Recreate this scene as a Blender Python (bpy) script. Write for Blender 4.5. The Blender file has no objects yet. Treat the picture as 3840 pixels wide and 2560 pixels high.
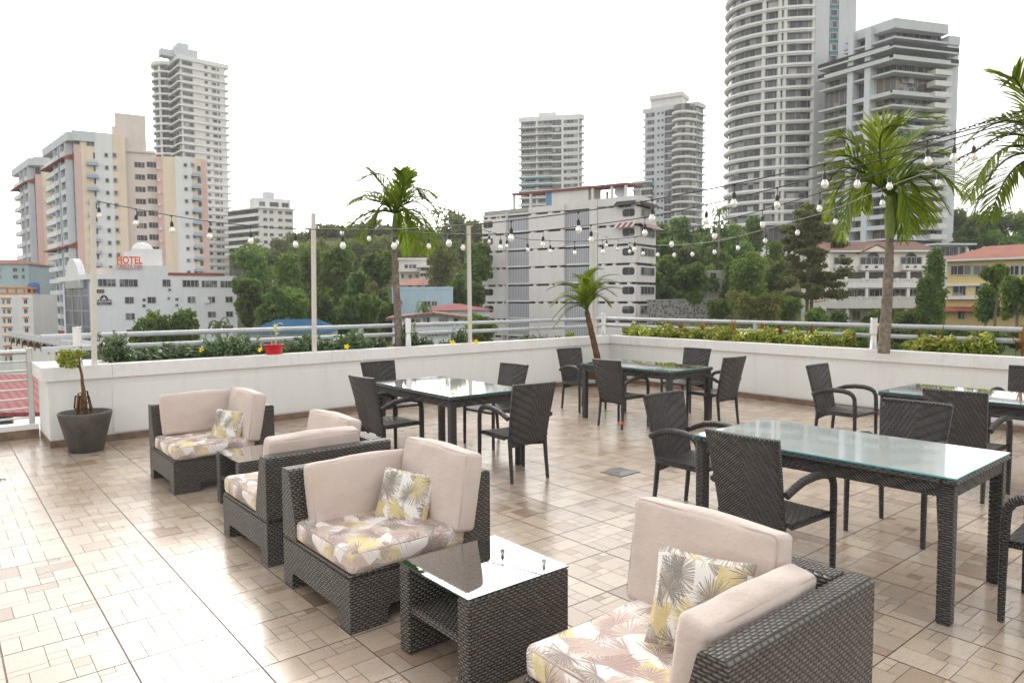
import bpy, math, random
from mathutils import Vector, Matrix
from mathutils import noise as mnoise
PI=math.pi; R=math.radians
scene=bpy.context.scene
COL=scene.collection
rnd=random.Random(7)
# ---------------------------------------------------------------- camera model
F=2637.58; CX,CY=1920.,1280.; PITCH=0.0607; YAW=0.6896; CAMH=1.6666; ROLL=-0.0052
_fw=Vector((math.sin(YAW)*math.cos(PITCH),math.cos(YAW)*math.cos(PITCH),-math.sin(PITCH)))
_rt=Vector((math.cos(YAW),-math.sin(YAW),0)); _up=_rt.cross(_fw)
_c,_s=math.cos(ROLL),math.sin(ROLL)
_rt,_up=_rt*_c+_up*_s,_up*_c-_rt*_s
RT=Vector((math.cos(YAW),-math.sin(YAW),0)); FW=Vector((math.sin(YAW),math.cos(YAW),0)); UP=Vector((0,0,1))
def ray(x,y): return _fw+_rt*((x-CX)/F)-_up*((y-CY)/F)
def atz(x,y,z=0.):
    d=ray(x,y); t=(z-CAMH)/d.z; return Vector((d.x*t,d.y*t,z))
def onY(px,py,fy):
    r=ray(px,py); t=8.
    for _ in range(30): t=fy(r.x*t)/r.y
    return Vector((r.x*t,r.y*t,0))
def onX(px,py,fx):
    r=ray(px,py); t=8.
    for _ in range(30): t=fx(r.y*t)/r.x
    return Vector((r.x*t,r.y*t,0))
def atd(x,y,dep):
    d=ray(x,y); t=dep/d.dot(FW); return Vector((d.x*t,d.y*t,CAMH+d.z*t))
cam=bpy.data.cameras.new('camera'); camo=bpy.data.objects.new('camera',cam); COL.objects.link(camo)
m=Matrix((_rt,_up,-_fw)).transposed().to_4x4(); m.translation=(0,0,CAMH); camo.matrix_world=m
cam.sensor_width=36; cam.lens=F/3840*36; cam.clip_start=.05; cam.clip_end=5000
scene.camera=camo
# ---------------------------------------------------------------- mesh builder
class MB:
    def __init__(s): s.v=[];s.f=[];s.m=[];s.sm=[];s.uv=[]
    def add(s,vs,fs,mi=0,smooth=False,uvs=None):
        o=len(s.v); s.v+= [tuple(v) for v in vs]
        for k,f in enumerate(fs):
            s.f.append(tuple(i+o for i in f)); s.m.append(mi); s.sm.append(smooth); s.uv.append(uvs[k] if uvs else None)
    def box(s,x0,x1,y0,y1,z0,z1,mi=0,b=0):
        if b:
            return s.bbox(x0,x1,y0,y1,z0,z1,b,mi)
        vs=[(x,y,z) for z in (z0,z1) for y in (y0,y1) for x in (x0,x1)]
        s.add(vs,[(0,2,3,1),(4,5,7,6),(0,1,5,4),(2,6,7,3),(0,4,6,2),(1,3,7,5)],mi)
    def bbox(s,x0,x1,y0,y1,z0,z1,b,mi=0):
        # chamfered box
        P=[];idx={}
        X=(x0,x1);Y=(y0,y1);Z=(z0,z1)
        for i in (0,1):
            for j in (0,1):
                for k in (0,1):
                    sx,sy,sz=(b if i==0 else -b),(b if j==0 else -b),(b if k==0 else -b)
                    idx[i,j,k,0]=len(P);P.append((X[i],Y[j]+sy,Z[k]+sz))
                    idx[i,j,k,1]=len(P);P.append((X[i]+sx,Y[j],Z[k]+sz))
                    idx[i,j,k,2]=len(P);P.append((X[i]+sx,Y[j]+sy,Z[k]))
        fs=[]
        q=[(0,0),(1,0),(1,1),(0,1)]
        for i in (0,1):
            f=[idx[i,a,c,0] for a,c in q]; fs.append(f if i else f[::-1])
            f=[idx[a,i,c,1] for a,c in q]; fs.append(f[::-1] if i else f)
            f=[idx[a,c,i,2] for a,c in q]; fs.append(f if i else f[::-1])
        for i in (0,1):
            for j in (0,1):
                fl=(i+j)%2
                f=[idx[i,j,0,0],idx[i,j,1,0],idx[i,j,1,1],idx[i,j,0,1]]; fs.append(f[::-1] if not fl else f)
                f=[idx[i,0,j,0],idx[i,1,j,0],idx[i,1,j,2],idx[i,0,j,2]]; fs.append(f if not fl else f[::-1])
                f=[idx[0,i,j,1],idx[1,i,j,1],idx[1,i,j,2],idx[0,i,j,2]]; fs.append(f[::-1] if not fl else f)
                for k in (0,1):
                    f=[idx[i,j,k,0],idx[i,j,k,1],idx[i,j,k,2]]; fs.append(f if (i+j+k)%2 else f[::-1])
        s.add(P,fs,mi)
    def prism(s,poly,z0,z1,mi=0,mt=None):
        n=len(poly)
        a=sum(poly[i][0]*poly[(i+1)%n][1]-poly[(i+1)%n][0]*poly[i][1] for i in range(n))
        if a<0: poly=poly[::-1]
        vs=[(p[0],p[1],z0) for p in poly]+[(p[0],p[1],z1) for p in poly]
        s.add(vs,[(i,(i+1)%n,n+(i+1)%n,n+i) for i in range(n)],mi)
        s.add(vs,[tuple(range(n,2*n)),tuple(range(n-1,-1,-1))],mi if mt is None else mt)
    def extr(s,poly,axis,a0,a1,mi=0):
        """polygon in the two other axes, extruded along axis (0=x: poly is (y,z); 1=y: poly is (x,z))"""
        n=len(poly)
        def pt(p,a): return (a,p[0],p[1]) if axis==0 else (p[0],a,p[1])
        vs=[pt(p,a0) for p in poly]+[pt(p,a1) for p in poly]
        a=sum(poly[i][0]*poly[(i+1)%n][1]-poly[(i+1)%n][0]*poly[i][1] for i in range(n))
        fl=(a>0)==(axis==0)
        F_=[(i,(i+1)%n,n+(i+1)%n,n+i) for i in range(n)]+[tuple(range(n,2*n)),tuple(range(n-1,-1,-1))]
        if not fl: F_=[f[::-1] for f in F_]
        s.add(vs,F_,mi)
    def tube(s,pts,r,n=8,mi=0,cap=True,ry=None):
        pts=[Vector(p) for p in pts]; rs=r if isinstance(r,(list,tuple)) else [r]*len(pts)
        vs=[];L=0;ls=[];ref=None
        for i,p in enumerate(pts):
            t=(pts[min(i+1,len(pts)-1)]-pts[max(i-1,0)]).normalized()
            if ref is None:
                ref=Vector((0,0,1)) if abs(t.z)<.9 else Vector((1,0,0))
            a=(ref-t*ref.dot(t)).normalized(); b=t.cross(a); ref=a
            if i: L+=(p-pts[i-1]).length
            ls.append(L)
            for k in range(n):
                an=2*PI*k/n; vs.append(p+a*(math.cos(an)*rs[i])+b*(math.sin(an)*rs[i]*(ry or 1)))
        fs=[];uv=[]
        per=2*PI*max(rs)
        for i in range(len(pts)-1):
            for k in range(n):
                k2=(k+1)%n
                fs.append((i*n+k,i*n+k2,(i+1)*n+k2,(i+1)*n+k))
                u0,u1=per*k/n,per*(k+1)/n
                uv.append([(u0,ls[i]),(u1,ls[i]),(u1,ls[i+1]),(u0,ls[i+1])])
        s.add(vs,fs,mi,True,uv)
        if cap:
            o=(len(pts)-1)*n
            s.add([vs[k] for k in range(n)],[tuple(range(n-1,-1,-1))],mi)
            s.add([vs[o+k] for k in range(n)],[tuple(range(n))],mi)
    def lathe(s,prof,n=24,c=(0,0,0),mi=0,sx=1,sy=1,smooth=True):
        vs=[]
        for r,z in prof:
            for k in range(n):
                a=2*PI*k/n; vs.append((c[0]+r*math.cos(a)*sx,c[1]+r*math.sin(a)*sy,c[2]+z))
        fs=[]
        for i in range(len(prof)-1):
            for k in range(n):
                k2=(k+1)%n; fs.append((i*n+k,i*n+k2,(i+1)*n+k2,(i+1)*n+k))
        s.add(vs,fs,mi,smooth)
        if prof[0][0]>1e-6: s.add(vs[:n],[tuple(range(n-1,-1,-1))],mi)
        if prof[-1][0]>1e-6: s.add(vs[-n:],[tuple(range(n))],mi)
    def cushion(s,cx,cy,cz,dx,dy,dz,r=.03,puff=.012,N=12,M=None,mi=0,pw=2):
        """soft box: rounded edges and puffed faces. M: optional matrix"""
        vs=[];key={};fs=[]
        hx,hy,hz=dx/2,dy/2,dz/2
        def P(a,b,c):
            k=(round(a,5),round(b,5),round(c,5))
            if k in key: return key[k]
            q=Vector((a*hx,b*hy,c*hz)); inn=Vector((max(-hx+r,min(hx-r,q.x)),max(-hy+r,min(hy-r,q.y)),max(-hz+r,min(hz-r,q.z))))
            d=q-inn
            if d.length>1e-9: d=d.normalized()*r
            q=inn+d
            f=lambda t:max(0,1-abs(t)**pw)
            q.x+=math.copysign(puff*f(b)*f(c),a) if abs(a)>.99 else 0
            q.y+=math.copysign(puff*f(a)*f(c),b) if abs(b)>.99 else 0
            q.z+=math.copysign(puff*f(a)*f(b),c) if abs(c)>.99 else 0
            nv=mnoise.noise(Vector((q.x*3.1+dx*9,q.y*3.1+dy*7,q.z*3.1)))*.011+mnoise.noise(Vector((q.x*9,q.y*9+4,q.z*9+dz)))*.004
            if d.length>1e-9: q+=d.normalized()*nv
            else: q+=Vector((math.copysign(nv,a) if abs(a)>.99 else 0,math.copysign(nv,b) if abs(b)>.99 else 0,math.copysign(nv,c) if abs(c)>.99 else 0))
            if M is not None: q=M@q
            key[k]=len(vs); vs.append((q.x+cx,q.y+cy,q.z+cz)); return key[k]
        def lin(h):
            e=r/h
            g=[-1,-1+e*.15,-1+e*.4,-1+e*.7,-1+e]
            mid=[ -1+e+(2-2*e)*i/N for i in range(1,N)]
            return g+mid+[-x for x in g[::-1]]
        X,Y,Z=lin(hx),lin(hy),lin(hz)
        for sg in (-1,1):
            for A,B,mk in ((Y,Z,lambda a,b:(sg,a,b)),(Z,X,lambda a,b:(b,sg,a)),(X,Y,lambda a,b:(a,b,sg))):
                for i in range(len(A)-1):
                    for j in range(len(B)-1):
                        f=[P(*mk(A[i],B[j])),P(*mk(A[i+1],B[j])),P(*mk(A[i+1],B[j+1])),P(*mk(A[i],B[j+1]))]
                        fs.append(f if sg>0 else f[::-1])
        s.add(vs,fs,mi,True)
    def build(s,name,mats,parent=None,loc=None,nouv=False):
        me=bpy.data.meshes.new(name); me.from_pydata(s.v,[],s.f)
        if not isinstance(mats,(list,tuple)): mats=[mats]
        for mt in mats: me.materials.append(mt)
        me.polygons.foreach_set('material_index',s.m); me.polygons.foreach_set('use_smooth',s.sm)
        if not nouv:
            uvl=me.uv_layers.new(name='UVMap'); buf=[]
            for fi,p in enumerate(me.polygons):
                if s.uv[fi]: 
                    for q in s.uv[fi]: buf+=[q[0],q[1]]
                else:
                    n=p.normal; ax=0 if abs(n.x)>=abs(n.y) and abs(n.x)>=abs(n.z) else (1 if abs(n.y)>=abs(n.z) else 2)
                    for vi in p.vertices:
                        c=s.v[vi]
                        buf+= [c[1],c[2]] if ax==0 else ([c[0],c[2]] if ax==1 else [c[0],c[1]])
            uvl.data.foreach_set('uv',buf)
        me.update()
        o=bpy.data.objects.new(name,me); COL.objects.link(o)
        if parent: o.parent=parent
        if loc: o.location=loc
        return o
def tag(o,label=None,cat=None,group=None,kind=None):
    if label: o['label']=label
    if cat: o['category']=cat
    if group: o['group']=group
    if kind: o['kind']=kind
    return o
def empty(name,loc=(0,0,0),rz=0,label=None,cat=None,group=None):
    o=bpy.data.objects.new(name,None); COL.objects.link(o); o.location=loc; o.rotation_euler=(0,0,rz); o.empty_display_size=.2
    return tag(o,label,cat,group)
KIDS={}
def copy_tree(o,parent=None):
    c=o.copy(); COL.objects.link(c)
    if parent is not None: c.parent=parent
    for ch in list(o.children): copy_tree(ch,c)
    return c
# ---------------------------------------------------------------- materials
class NT:
    def __init__(s,name):
        s.m=bpy.data.materials.new(name); s.m.use_nodes=True; s.t=s.m.node_tree; s.n=s.t.nodes
        s.b=s.n['Principled BSDF']; s.out=s.n['Material Output']
    def new(s,t,**k):
        n=s.n.new(t)
        for a,b in k.items(): setattr(n,a,b)
        return n
    def link(s,a,b): s.t.links.new(a,b)
    def set(s,sock,v):
        if hasattr(v,'is_linked') or isinstance(v,bpy.types.NodeSocket): s.link(v,sock)
        else: sock.default_value=v
    def math(s,op,a,b=None,c=None,clamp=False):
        n=s.new('ShaderNodeMath',operation=op,use_clamp=clamp); s.set(n.inputs[0],a)
        if b is not None: s.set(n.inputs[1],b)
        if c is not None: s.set(n.inputs[2],c)
        return n.outputs[0]
    def mix(s,f,a,b,blend='MIX'):
        n=s.new('ShaderNodeMix',data_type='RGBA',blend_type=blend); s.set(n.inputs[0],f)
        s.set(n.inputs[6],a if not isinstance(a,tuple) else (*a[:3],1)); s.set(n.inputs[7],b if not isinstance(b,tuple) else (*b[:3],1)); return n.outputs[2]
    def ramp(s,f,cs,interp='LINEAR'):
        n=s.new('ShaderNodeValToRGB'); cr=n.color_ramp; cr.interpolation=interp
        while len(cr.elements)<len(cs): cr.elements.new(.5)
        for e,(p,c) in zip(cr.elements,cs): e.position=p; e.color=(*c,1) if len(c)==3 else c
        s.link(f,n.inputs[0]); return n.outputs[0]
    def noise(s,vec,scale,detail=3,rough=.5,out=0):
        n=s.new('ShaderNodeTexNoise'); n.inputs['Scale'].default_value=scale; n.inputs['Detail'].default_value=detail; n.inputs['Roughness'].default_value=rough
        if vec is not None: s.link(vec,n.inputs['Vector'])
        return n.outputs[out]
    def obj(s): return s.new('ShaderNodeTexCoord').outputs['Object']
    def uvs(s): return s.new('ShaderNodeTexCoord').outputs['UV']
    def pos(s): return s.new('ShaderNodeNewGeometry').outputs['Position']
    def mapping(s,v,scale=(1,1,1),rot=(0,0,0),loc=(0,0,0)):
        n=s.new('ShaderNodeMapping'); s.link(v,n.inputs[0]); n.inputs['Scale'].default_value=scale; n.inputs['Rotation'].default_value=rot; n.inputs['Location'].default_value=loc; return n.outputs[0]
    def bump(s,h,st=.3,dist=.01):
        n=s.new('ShaderNodeBump'); n.inputs['Strength'].default_value=st; n.inputs['Distance'].default_value=dist; s.link(h,n.inputs['Height']); s.link(n.outputs[0],s.b.inputs['Normal']); return n
    def col(s,c): s.set(s.b.inputs['Base Color'],c if not isinstance(c,tuple) else (*c[:3],1))
    def rough(s,r): s.set(s.b.inputs['Roughness'],r)
    def spec(s,v): s.set(s.b.inputs['Specular IOR Level'],v)
def simple(name,c,rough=.6,var=.12,scale=3,spec=.4,metal=0,bump=0,bscale=40,coord='obj'):
    t=NT(name); v=t.obj() if coord=='obj' else t.pos()
    if var:
        f=t.noise(v,scale,4,.6); lo=tuple(x*(1-var) for x in c); hi=tuple(min(1,x*(1+var)) for x in c)
        t.col(t.ramp(f,[(.3,lo),(.7,hi)]))
    else: t.col(c)
    t.rough(rough); t.spec(spec); t.b.inputs['Metallic'].default_value=metal
    if bump: t.bump(t.noise(v,bscale,3),bump,.01)
    return t.m
def wicker_mat(name,w,h,c0,c1,chev=False,rough=.38,rot=False):
    t=NT(name); uv=t.uvs(); sx=t.new('ShaderNodeSeparateXYZ'); t.link(uv,sx.inputs[0]); u,v=sx.outputs[0],sx.outputs[1]
    if rot: u,v=v,u
    if chev: v=t.math('ADD',v,t.math('MULTIPLY',t.math('ABSOLUTE',u),.8))
    row=t.math('DIVIDE',v,h); rf=t.math('FLOOR',row); 
    sh=t.math('MULTIPLY',rf,.5 if not chev else .25)
    uu=t.math('ADD',t.math('DIVIDE',u,w),sh)
    a=t.math('ABSOLUTE',t.math('SINE',t.math('MULTIPLY',uu,PI))); b=t.math('ABSOLUTE',t.math('SINE',t.math('MULTIPLY',row,PI)))
    hump=t.math('MULTIPLY',t.math('POWER',a,.45),t.math('POWER',b,.45))
    rn=t.new('ShaderNodeTexWhiteNoise',noise_dimensions='2D'); cb=t.new('ShaderNodeCombineXYZ'); t.link(t.math('FLOOR',uu),cb.inputs[0]); t.link(rf,cb.inputs[1]); t.link(cb.outputs[0],rn.inputs['Vector'])
    big=t.noise(t.obj(),2.5,2)
    c=t.mix(t.math('MULTIPLY',t.math('ADD',rn.outputs['Value'],big),.5),c0,c1)
    t.col(t.mix(hump,tuple(x*.12 for x in c0),c)); t.rough(rough); t.spec(.55)  # gaps between strands darkened in the colour, standing in for their occlusion
    t.bump(hump,1.0,h*1.1)
    return t.m
M={}
M['wicker']=wicker_mat('sofa wicker',.034,.0135,(.085,.072,.062),(.21,.185,.16))

M['wicker_c']=wicker_mat('chair wicker',.052,.017,(.050,.044,.043),(.16,.14,.132),chev=True,rough=.36)
M['wicker_t']=wicker_mat('wrapped wicker',.05,.013,(.045,.042,.042),(.13,.12,.117),rough=.38)
t=NT('beige canvas'); o=t.obj(); n1=t.noise(o,6,4); t.col(t.ramp(n1,[(.3,(.54,.445,.395)),(.7,(.595,.50,.445))])); t.rough(.9); t.spec(.15)
t.b.inputs['Sheen Weight'].default_value=.3
mp=t.mapping(o,(4,4,5)); w1=t.noise(mp,1.6,5,.6); w2=t.noise(o,420,1); t.bump(t.math('ADD',t.math('MULTIPLY',w1,1.0),t.math('MULTIPLY',w2,.02)),.7,.022); M['canvas']=t.m
t=NT('canvas seam'); t.col((.47,.385,.335)); t.rough(.9); M['seam']=t.m
# palm leaf print
def print_mat(name,cols,scale,base):
    """fan palm leaves printed on cloth: ragged radial strokes fanning out of scattered points"""
    t=NT(name); uv=t.uvs(); o=t.obj(); wp=t.new('ShaderNodeVectorMath',operation='MULTIPLY_ADD'); t.link(t.noise(o,7,2,.5,out=1),wp.inputs[0]); wp.inputs[1].default_value=(.02,.02,0); t.link(uv,wp.inputs[2])
    def n1(w,det=2):
        n=t.new('ShaderNodeTexNoise',noise_dimensions='1D'); n.inputs['Scale'].default_value=1; n.inputs['Detail'].default_value=det; t.link(w,n.inputs['W']); return n.outputs[0]
    def layer(c,loc,sc,cl,reach):
        mp=t.mapping(wp.outputs[0],(sc,sc,1),(0,0,0),loc)
        vo=t.new('ShaderNodeTexVoronoi',voronoi_dimensions='2D',feature='F1'); t.link(mp,vo.inputs['Vector']); vo.inputs['Scale'].default_value=1; vo.inputs['Randomness'].default_value=.8
        d=t.new('ShaderNodeVectorMath',operation='SUBTRACT'); t.link(mp,d.inputs[0]); t.link(vo.outputs['Position'],d.inputs[1])
        sp=t.new('ShaderNodeSeparateXYZ'); t.link(d.outputs[0],sp.inputs[0]); sc2=t.new('ShaderNodeSeparateColor'); t.link(vo.outputs['Color'],sc2.inputs[0]); r0,r1=sc2.outputs[0],sc2.outputs[1]
        an=t.math('ARCTAN2',sp.outputs[1],sp.outputs[0]); seed=t.math('MULTIPLY',r0,40)
        cosd=t.math('COSINE',t.math('SUBTRACT',an,t.math('MULTIPLY',r0,6.28)))
        rag=n1(t.math('ADD',t.math('MULTIPLY',an,11),seed),3); st=n1(t.math('ADD',t.math('MULTIPLY',an,30),seed),2)
        rad=t.math('ADD',reach,t.math('MULTIPLY',t.math('SUBTRACT',rag,.5),1.9))
        m=t.math('MULTIPLY',t.math('MULTIPLY',t.math('SUBTRACT',rad,vo.outputs['Distance']),14,clamp=True),t.math('MULTIPLY',t.math('ADD',cosd,.35),7,clamp=True))
        lf=t.ramp(r1,cl,'CONSTANT'); lt=t.mix(.5,lf,base)
        lc=t.mix(t.ramp(st,[(.42,(0,0,0)),(.56,(1,1,1))]),lf,lt)
        return t.mix(t.math('MULTIPLY',m,.97),c,lc)
    A,B,C_=cols
    c=layer(base,(0,0,0),scale,A,.62); c=layer(c,(3.37,1.71,0),scale*.9,B,.55); c=layer(c,(7.9,5.2,0),scale*1.1,C_,.42)
    t.col(c); t.rough(.8); t.spec(.2); t.bump(t.noise(t.mapping(o,(2,2,6)),3,3),.4,.012); return t.m
M['print']=print_mat('palm leaf print cushion',([(0,(.34,.21,.17)),(.3,(.50,.37,.30)),(.5,(.66,.51,.17)),(.8,(.27,.19,.15))],[(0,(.46,.34,.28)),(.35,(.64,.50,.18)),(.62,(.30,.17,.145)),(.85,(.40,.33,.28))],[(0,(.19,.10,.09)),(.5,(.13,.09,.075)),(.75,(.32,.20,.18))]),5.6,(.76,.71,.67))
M['print2']=print_mat('palm leaf print pillow',([(0,(.20,.14,.095)),(.35,(.30,.22,.16)),(.65,(.50,.36,.07)),(.8,(.13,.09,.06))],[(0,(.24,.18,.14)),(.4,(.54,.40,.09)),(.6,(.13,.095,.07)),(.85,(.30,.24,.19))],[(0,(.07,.05,.04)),(.5,(.11,.08,.06)),(.75,(.46,.33,.08))]),7,(.72,.70,.66))
# glass tops
def glass_top(name,tr,base,mixb,body,rg=.015):
    t=NT(name)
    t.n.remove(t.b)
    gl=t.new('ShaderNodeBsdfGlossy'); gl.inputs['Roughness'].default_value=rg; gl.inputs['Color'].default_value=(1,1,1,1)
    trn=t.new('ShaderNodeBsdfTransparent'); trn.inputs['Color'].default_value=(*tr,1)
    df=t.new('ShaderNodeBsdfDiffuse'); df.inputs['Color'].default_value=(*base,1)
    m1=t.new('ShaderNodeMixShader'); m1.inputs[0].default_value=body; t.link(trn.outputs[0],m1.inputs[1]); t.link(df.outputs[0],m1.inputs[2])
    fr=t.new('ShaderNodeFresnel'); fr.inputs['IOR'].default_value=1.5
    f=t.math('MULTIPLY',fr.outputs[0],mixb,clamp=True)
    m2=t.new('ShaderNodeMixShader'); t.link(f,m2.inputs[0]); t.link(m1.outputs[0],m2.inputs[1]); t.link(gl.outputs[0],m2.inputs[2]); t.link(m2.outputs[0],t.out.inputs[0])
    return t.m
M['glass_dining']=glass_top('frosted green glass',(.6,.75,.72),(.54,.60,.585),1.7,.94,.045)
M['glass_side']=glass_top('clear tinted glass',(.62,.74,.70),(.08,.10,.095),2.6,.15)
t=NT('teal glass edge'); t.col((.10,.36,.38)); t.rough(.15); M['glass_edge']=t.m
M['wall']=None
t=NT('white painted render'); p=t.pos(); n1=t.noise(p,.9,5,.6); n2=t.noise(t.mapping(p,(5,5,.5)),1.2,4,.6); n3=t.noise(p,60,2)
sz=t.new('ShaderNodeSeparateXYZ'); t.link(p,sz.inputs[0]); zz_=sz.outputs[2]; n5=t.noise(t.mapping(p,(7,7,.9)),1.5,5,.7); gr=t.math('MULTIPLY',t.math('SUBTRACT',1,t.math('MULTIPLY',zz_,5.5),clamp=True),t.math('ADD',n5,.2)); dr=t.math('MULTIPLY',t.ramp(n5,[(.55,(0,0,0)),(.7,(1,1,1))]),t.math('MULTIPLY',t.math('SUBTRACT',zz_,.35,clamp=True),.9)); c=t.mix(t.math('MULTIPLY',t.ramp(n2,[(.52,(0,0,0)),(.72,(1,1,1))]),.22),(.76,.755,.735),(.52,.50,.46)); c=t.mix(t.math('MULTIPLY',gr,.45,clamp=True),c,(.38,.34,.28)); c=t.mix(t.math('MULTIPLY',dr,.5,clamp=True),c,(.42,.40,.36)); c=t.mix(t.ramp(n1,[(.45,(0,0,0)),(.8,(.22,.22,.22))]),c,(.60,.585,.55))
t.col(c); t.rough(.7); t.spec(.25); t.bump(t.math('ADD',n1,t.math('MULTIPLY',n3,.08)),.25,.02); M['wall']=t.m
t=NT('weathered white coping'); p=t.pos(); n1=t.noise(p,2.2,6,.7); n2=t.noise(t.mapping(p,(9,9,1.5)),1.3,5,.7)
c=t.mix(t.ramp(n1,[(.5,(0,0,0)),(.78,(.4,.4,.4))]),(.77,.765,.75),(.50,.48,.43)); c=t.mix(t.ramp(n2,[(.56,(0,0,0)),(.75,(.35,.35,.35))]),c,(.40,.37,.32)); t.col(c); t.rough(.7); t.spec(.25); t.bump(n1,.2,.01); M['cap']=t.m
M['steel']=simple('brushed steel',(.55,.54,.53),.28,.1,30,.5,1)
M['rail']=simple('white painted pipe',(.48,.49,.515),.4,.12,5,.5)
M['wood_post']=simple('whitewashed timber',(.62,.585,.52),.7,.08,4,.3)
M['dark']=simple('black plastic',(.018,.018,.02),.45,.2,20,.5)
t=NT('frosted bulb glass'); t.col((.86,.84,.78)); t.rough(.12); t.b.inputs['Transmission Weight'].default_value=.35; t.b.inputs['Subsurface Weight'].default_value=.4; t.b.inputs['Subsurface Radius'].default_value=(.03,.03,.03); M['bulb']=t.m
M['lampwhite']=simple('opal diffuser',(.80,.79,.80),.35,.02,3)
M['potgrey']=simple('grey cast stone pot',(.085,.075,.068),.5,.35,5,.4,bump=.15,bscale=30)
M['red']=simple('red plastic',(.55,.008,.012),.28,.05,4,.5)
M['soil']=simple('potting soil',(.07,.05,.035),.95,.4,40,.1,bump=.6,bscale=60)
M['brownpot']=simple('brown plastic pot',(.16,.10,.065),.45,.15,5)
# tiles
t=NT('stone look porcelain'); at=t.new('ShaderNodeAttribute',attribute_name='tone'); p=t.pos()
sv=t.noise(t.mapping(p,(1.2,6,1)),6,5,.65); sp=t.noise(p,90,3,.6); big=t.noise(p,.55,2)
c=t.ramp(at.outputs['Fac'],[(0,(.22,.155,.115)),(.12,(.33,.25,.185)),(.35,(.43,.35,.27)),(.6,(.41,.345,.28)),(.8,(.50,.405,.31)),(1,(.53,.455,.37))])
c=t.mix(t.ramp(sv,[(.4,(0,0,0)),(.75,(.45,.45,.45))]),c,(.44,.30,.20)); pt_=t.noise(p,.8,3); c=t.mix(t.ramp(pt_,[(.5,(0,0,0)),(.75,(.5,.5,.5))]),c,(.33,.23,.17)); c=t.mix(t.ramp(sp,[(.58,(0,0,0)),(.72,(.35,.35,.35))]),c,(.16,.11,.085))
t.col(c); t.rough(t.ramp(t.math('ADD',t.math('MULTIPLY',big,.8),t.math('MULTIPLY',sv,.2)),[(.3,(.17,.17,.17)),(.7,(.32,.32,.32))])); t.spec(.7)
t.bump(t.math('ADD',sv,t.math('MULTIPLY',sp,.3)),.12,.004); M['tile']=t.m
M['grout']=simple('grey grout',(.20,.16,.135),.6,.25,6,.25,coord='pos')
M['skirt']=simple('brown tile skirting',(.20,.135,.095),.4,.35,9,.5,coord='pos')
def leafmat(name,c0,c1,c2,trans=.25,rough=.5,scale=None,spec=.3):
    t=NT(name); at=t.new('ShaderNodeAttribute',attribute_name='tone')
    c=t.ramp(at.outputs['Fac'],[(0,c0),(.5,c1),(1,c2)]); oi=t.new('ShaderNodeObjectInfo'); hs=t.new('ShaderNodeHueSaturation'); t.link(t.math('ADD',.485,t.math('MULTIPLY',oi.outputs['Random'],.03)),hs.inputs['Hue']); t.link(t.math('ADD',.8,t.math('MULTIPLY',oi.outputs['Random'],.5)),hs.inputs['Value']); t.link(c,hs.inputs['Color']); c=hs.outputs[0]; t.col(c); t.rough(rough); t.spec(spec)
    tr=t.new('ShaderNodeBsdfTranslucent'); t.link(t.mix(.35,c,(.45,.6,.05)),tr.inputs[0])
    mx=t.new('ShaderNodeMixShader'); mx.inputs[0].default_value=trans; t.link(t.b.outputs[0],mx.inputs[1]); t.link(tr.outputs[0],mx.inputs[2]); t.link(mx.outputs[0],t.out.inputs[0]); return t.m
M['lf_dark']=leafmat('dark glossy shrub leaves',(.02,.05,.015),(.06,.12,.04),(.22,.28,.16),.2,.28,spec=.8)
M['lf_yellow']=leafmat('yellow variegated leaves',(.045,.085,.015),(.20,.25,.03),(.60,.58,.16),.3,.4)
M['lf_palm']=leafmat('palm leaflets',(.04,.075,.012),(.11,.165,.018),(.27,.29,.045),.45,.5,spec=.25)
M['lf_red']=leafmat('bronze red leaves',(.06,.015,.012),(.20,.045,.025),(.45,.20,.09),.3,.4)
M['petal']=simple('yellow petals',(.85,.62,.02),.5,.05,3)
M['bark']=simple('grey palm bark',(.20,.165,.135),.85,.45,14,.2,bump=.6,bscale=30)
M['bark2']=simple('brown fibrous bark',(.13,.075,.04),.9,.5,18,.2,bump=.8,bscale=40)
M['greenstem']=simple('green crownshaft',(.19,.26,.06),.5,.25,3,.4)
def set_tone(o,vals):
    a=o.data.attributes.new('tone','FLOAT','FACE'); a.data.foreach_set('value',vals)
# ---------------------------------------------------------------- floor
TX,TY=.451,.444; OX,OY=.6386,6.2257-9*.444
PAT=[(0,.36,.54,1),(0,.36,.42,.54),(0,.18,0,.42),(.18,.54,0,.42),(.36,.71,.75,1),(.36,.54,.585,.75),(.36,.54,.42,.585),(.71,.855,.875,1),(.855,1,.875,1),(.71,1,.75,.875),(.54,1,.44,.75),(.54,.71,.22,.44),(.54,.71,0,.22),(.71,1,0,.44)]
g=MB(); g.add([(-5,-3,0),(10.9,-3,0),(11.1,10.6,0),(-5,10.6,0)],[(0,1,2,3)]); 
fl=MB(); tones=[]
for i in range(-12,23):
    for j in range(-12,20):
        x0,y0=OX+i*TX,OY+j*TY
        if x0>10.1+.05*y0+.3 or y0>10.4 or x0<-4.8 or y0<-2.8: continue
        base=rnd.random()*.25
        for (a,b,c,d) in PAT:
            e=.0014; E_=.0040; xa=x0+a*TX+(e if a else E_); xb=x0+b*TX-(e if b<1 else E_); ya=y0+c*TY+(e if c else .0032); yb=y0+d*TY-(e if d<1 else .0032)
            fl.add([(xa,ya,.003),(xb,ya,.003),(xb,yb,.003),(xa,yb,.003)],[(0,1,2,3)])
            r=rnd.random(); tones.append(min(1,max(0,(.12 if r<.14 else .3+.6*r)+base-.12)))
fo=g.build('terrace_floor',M['grout']); tag(fo,kind='structure')
ft=fl.build('terrace_tiles',M['tile']); set_tone(ft,tones); tag(ft,kind='structure')
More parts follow.
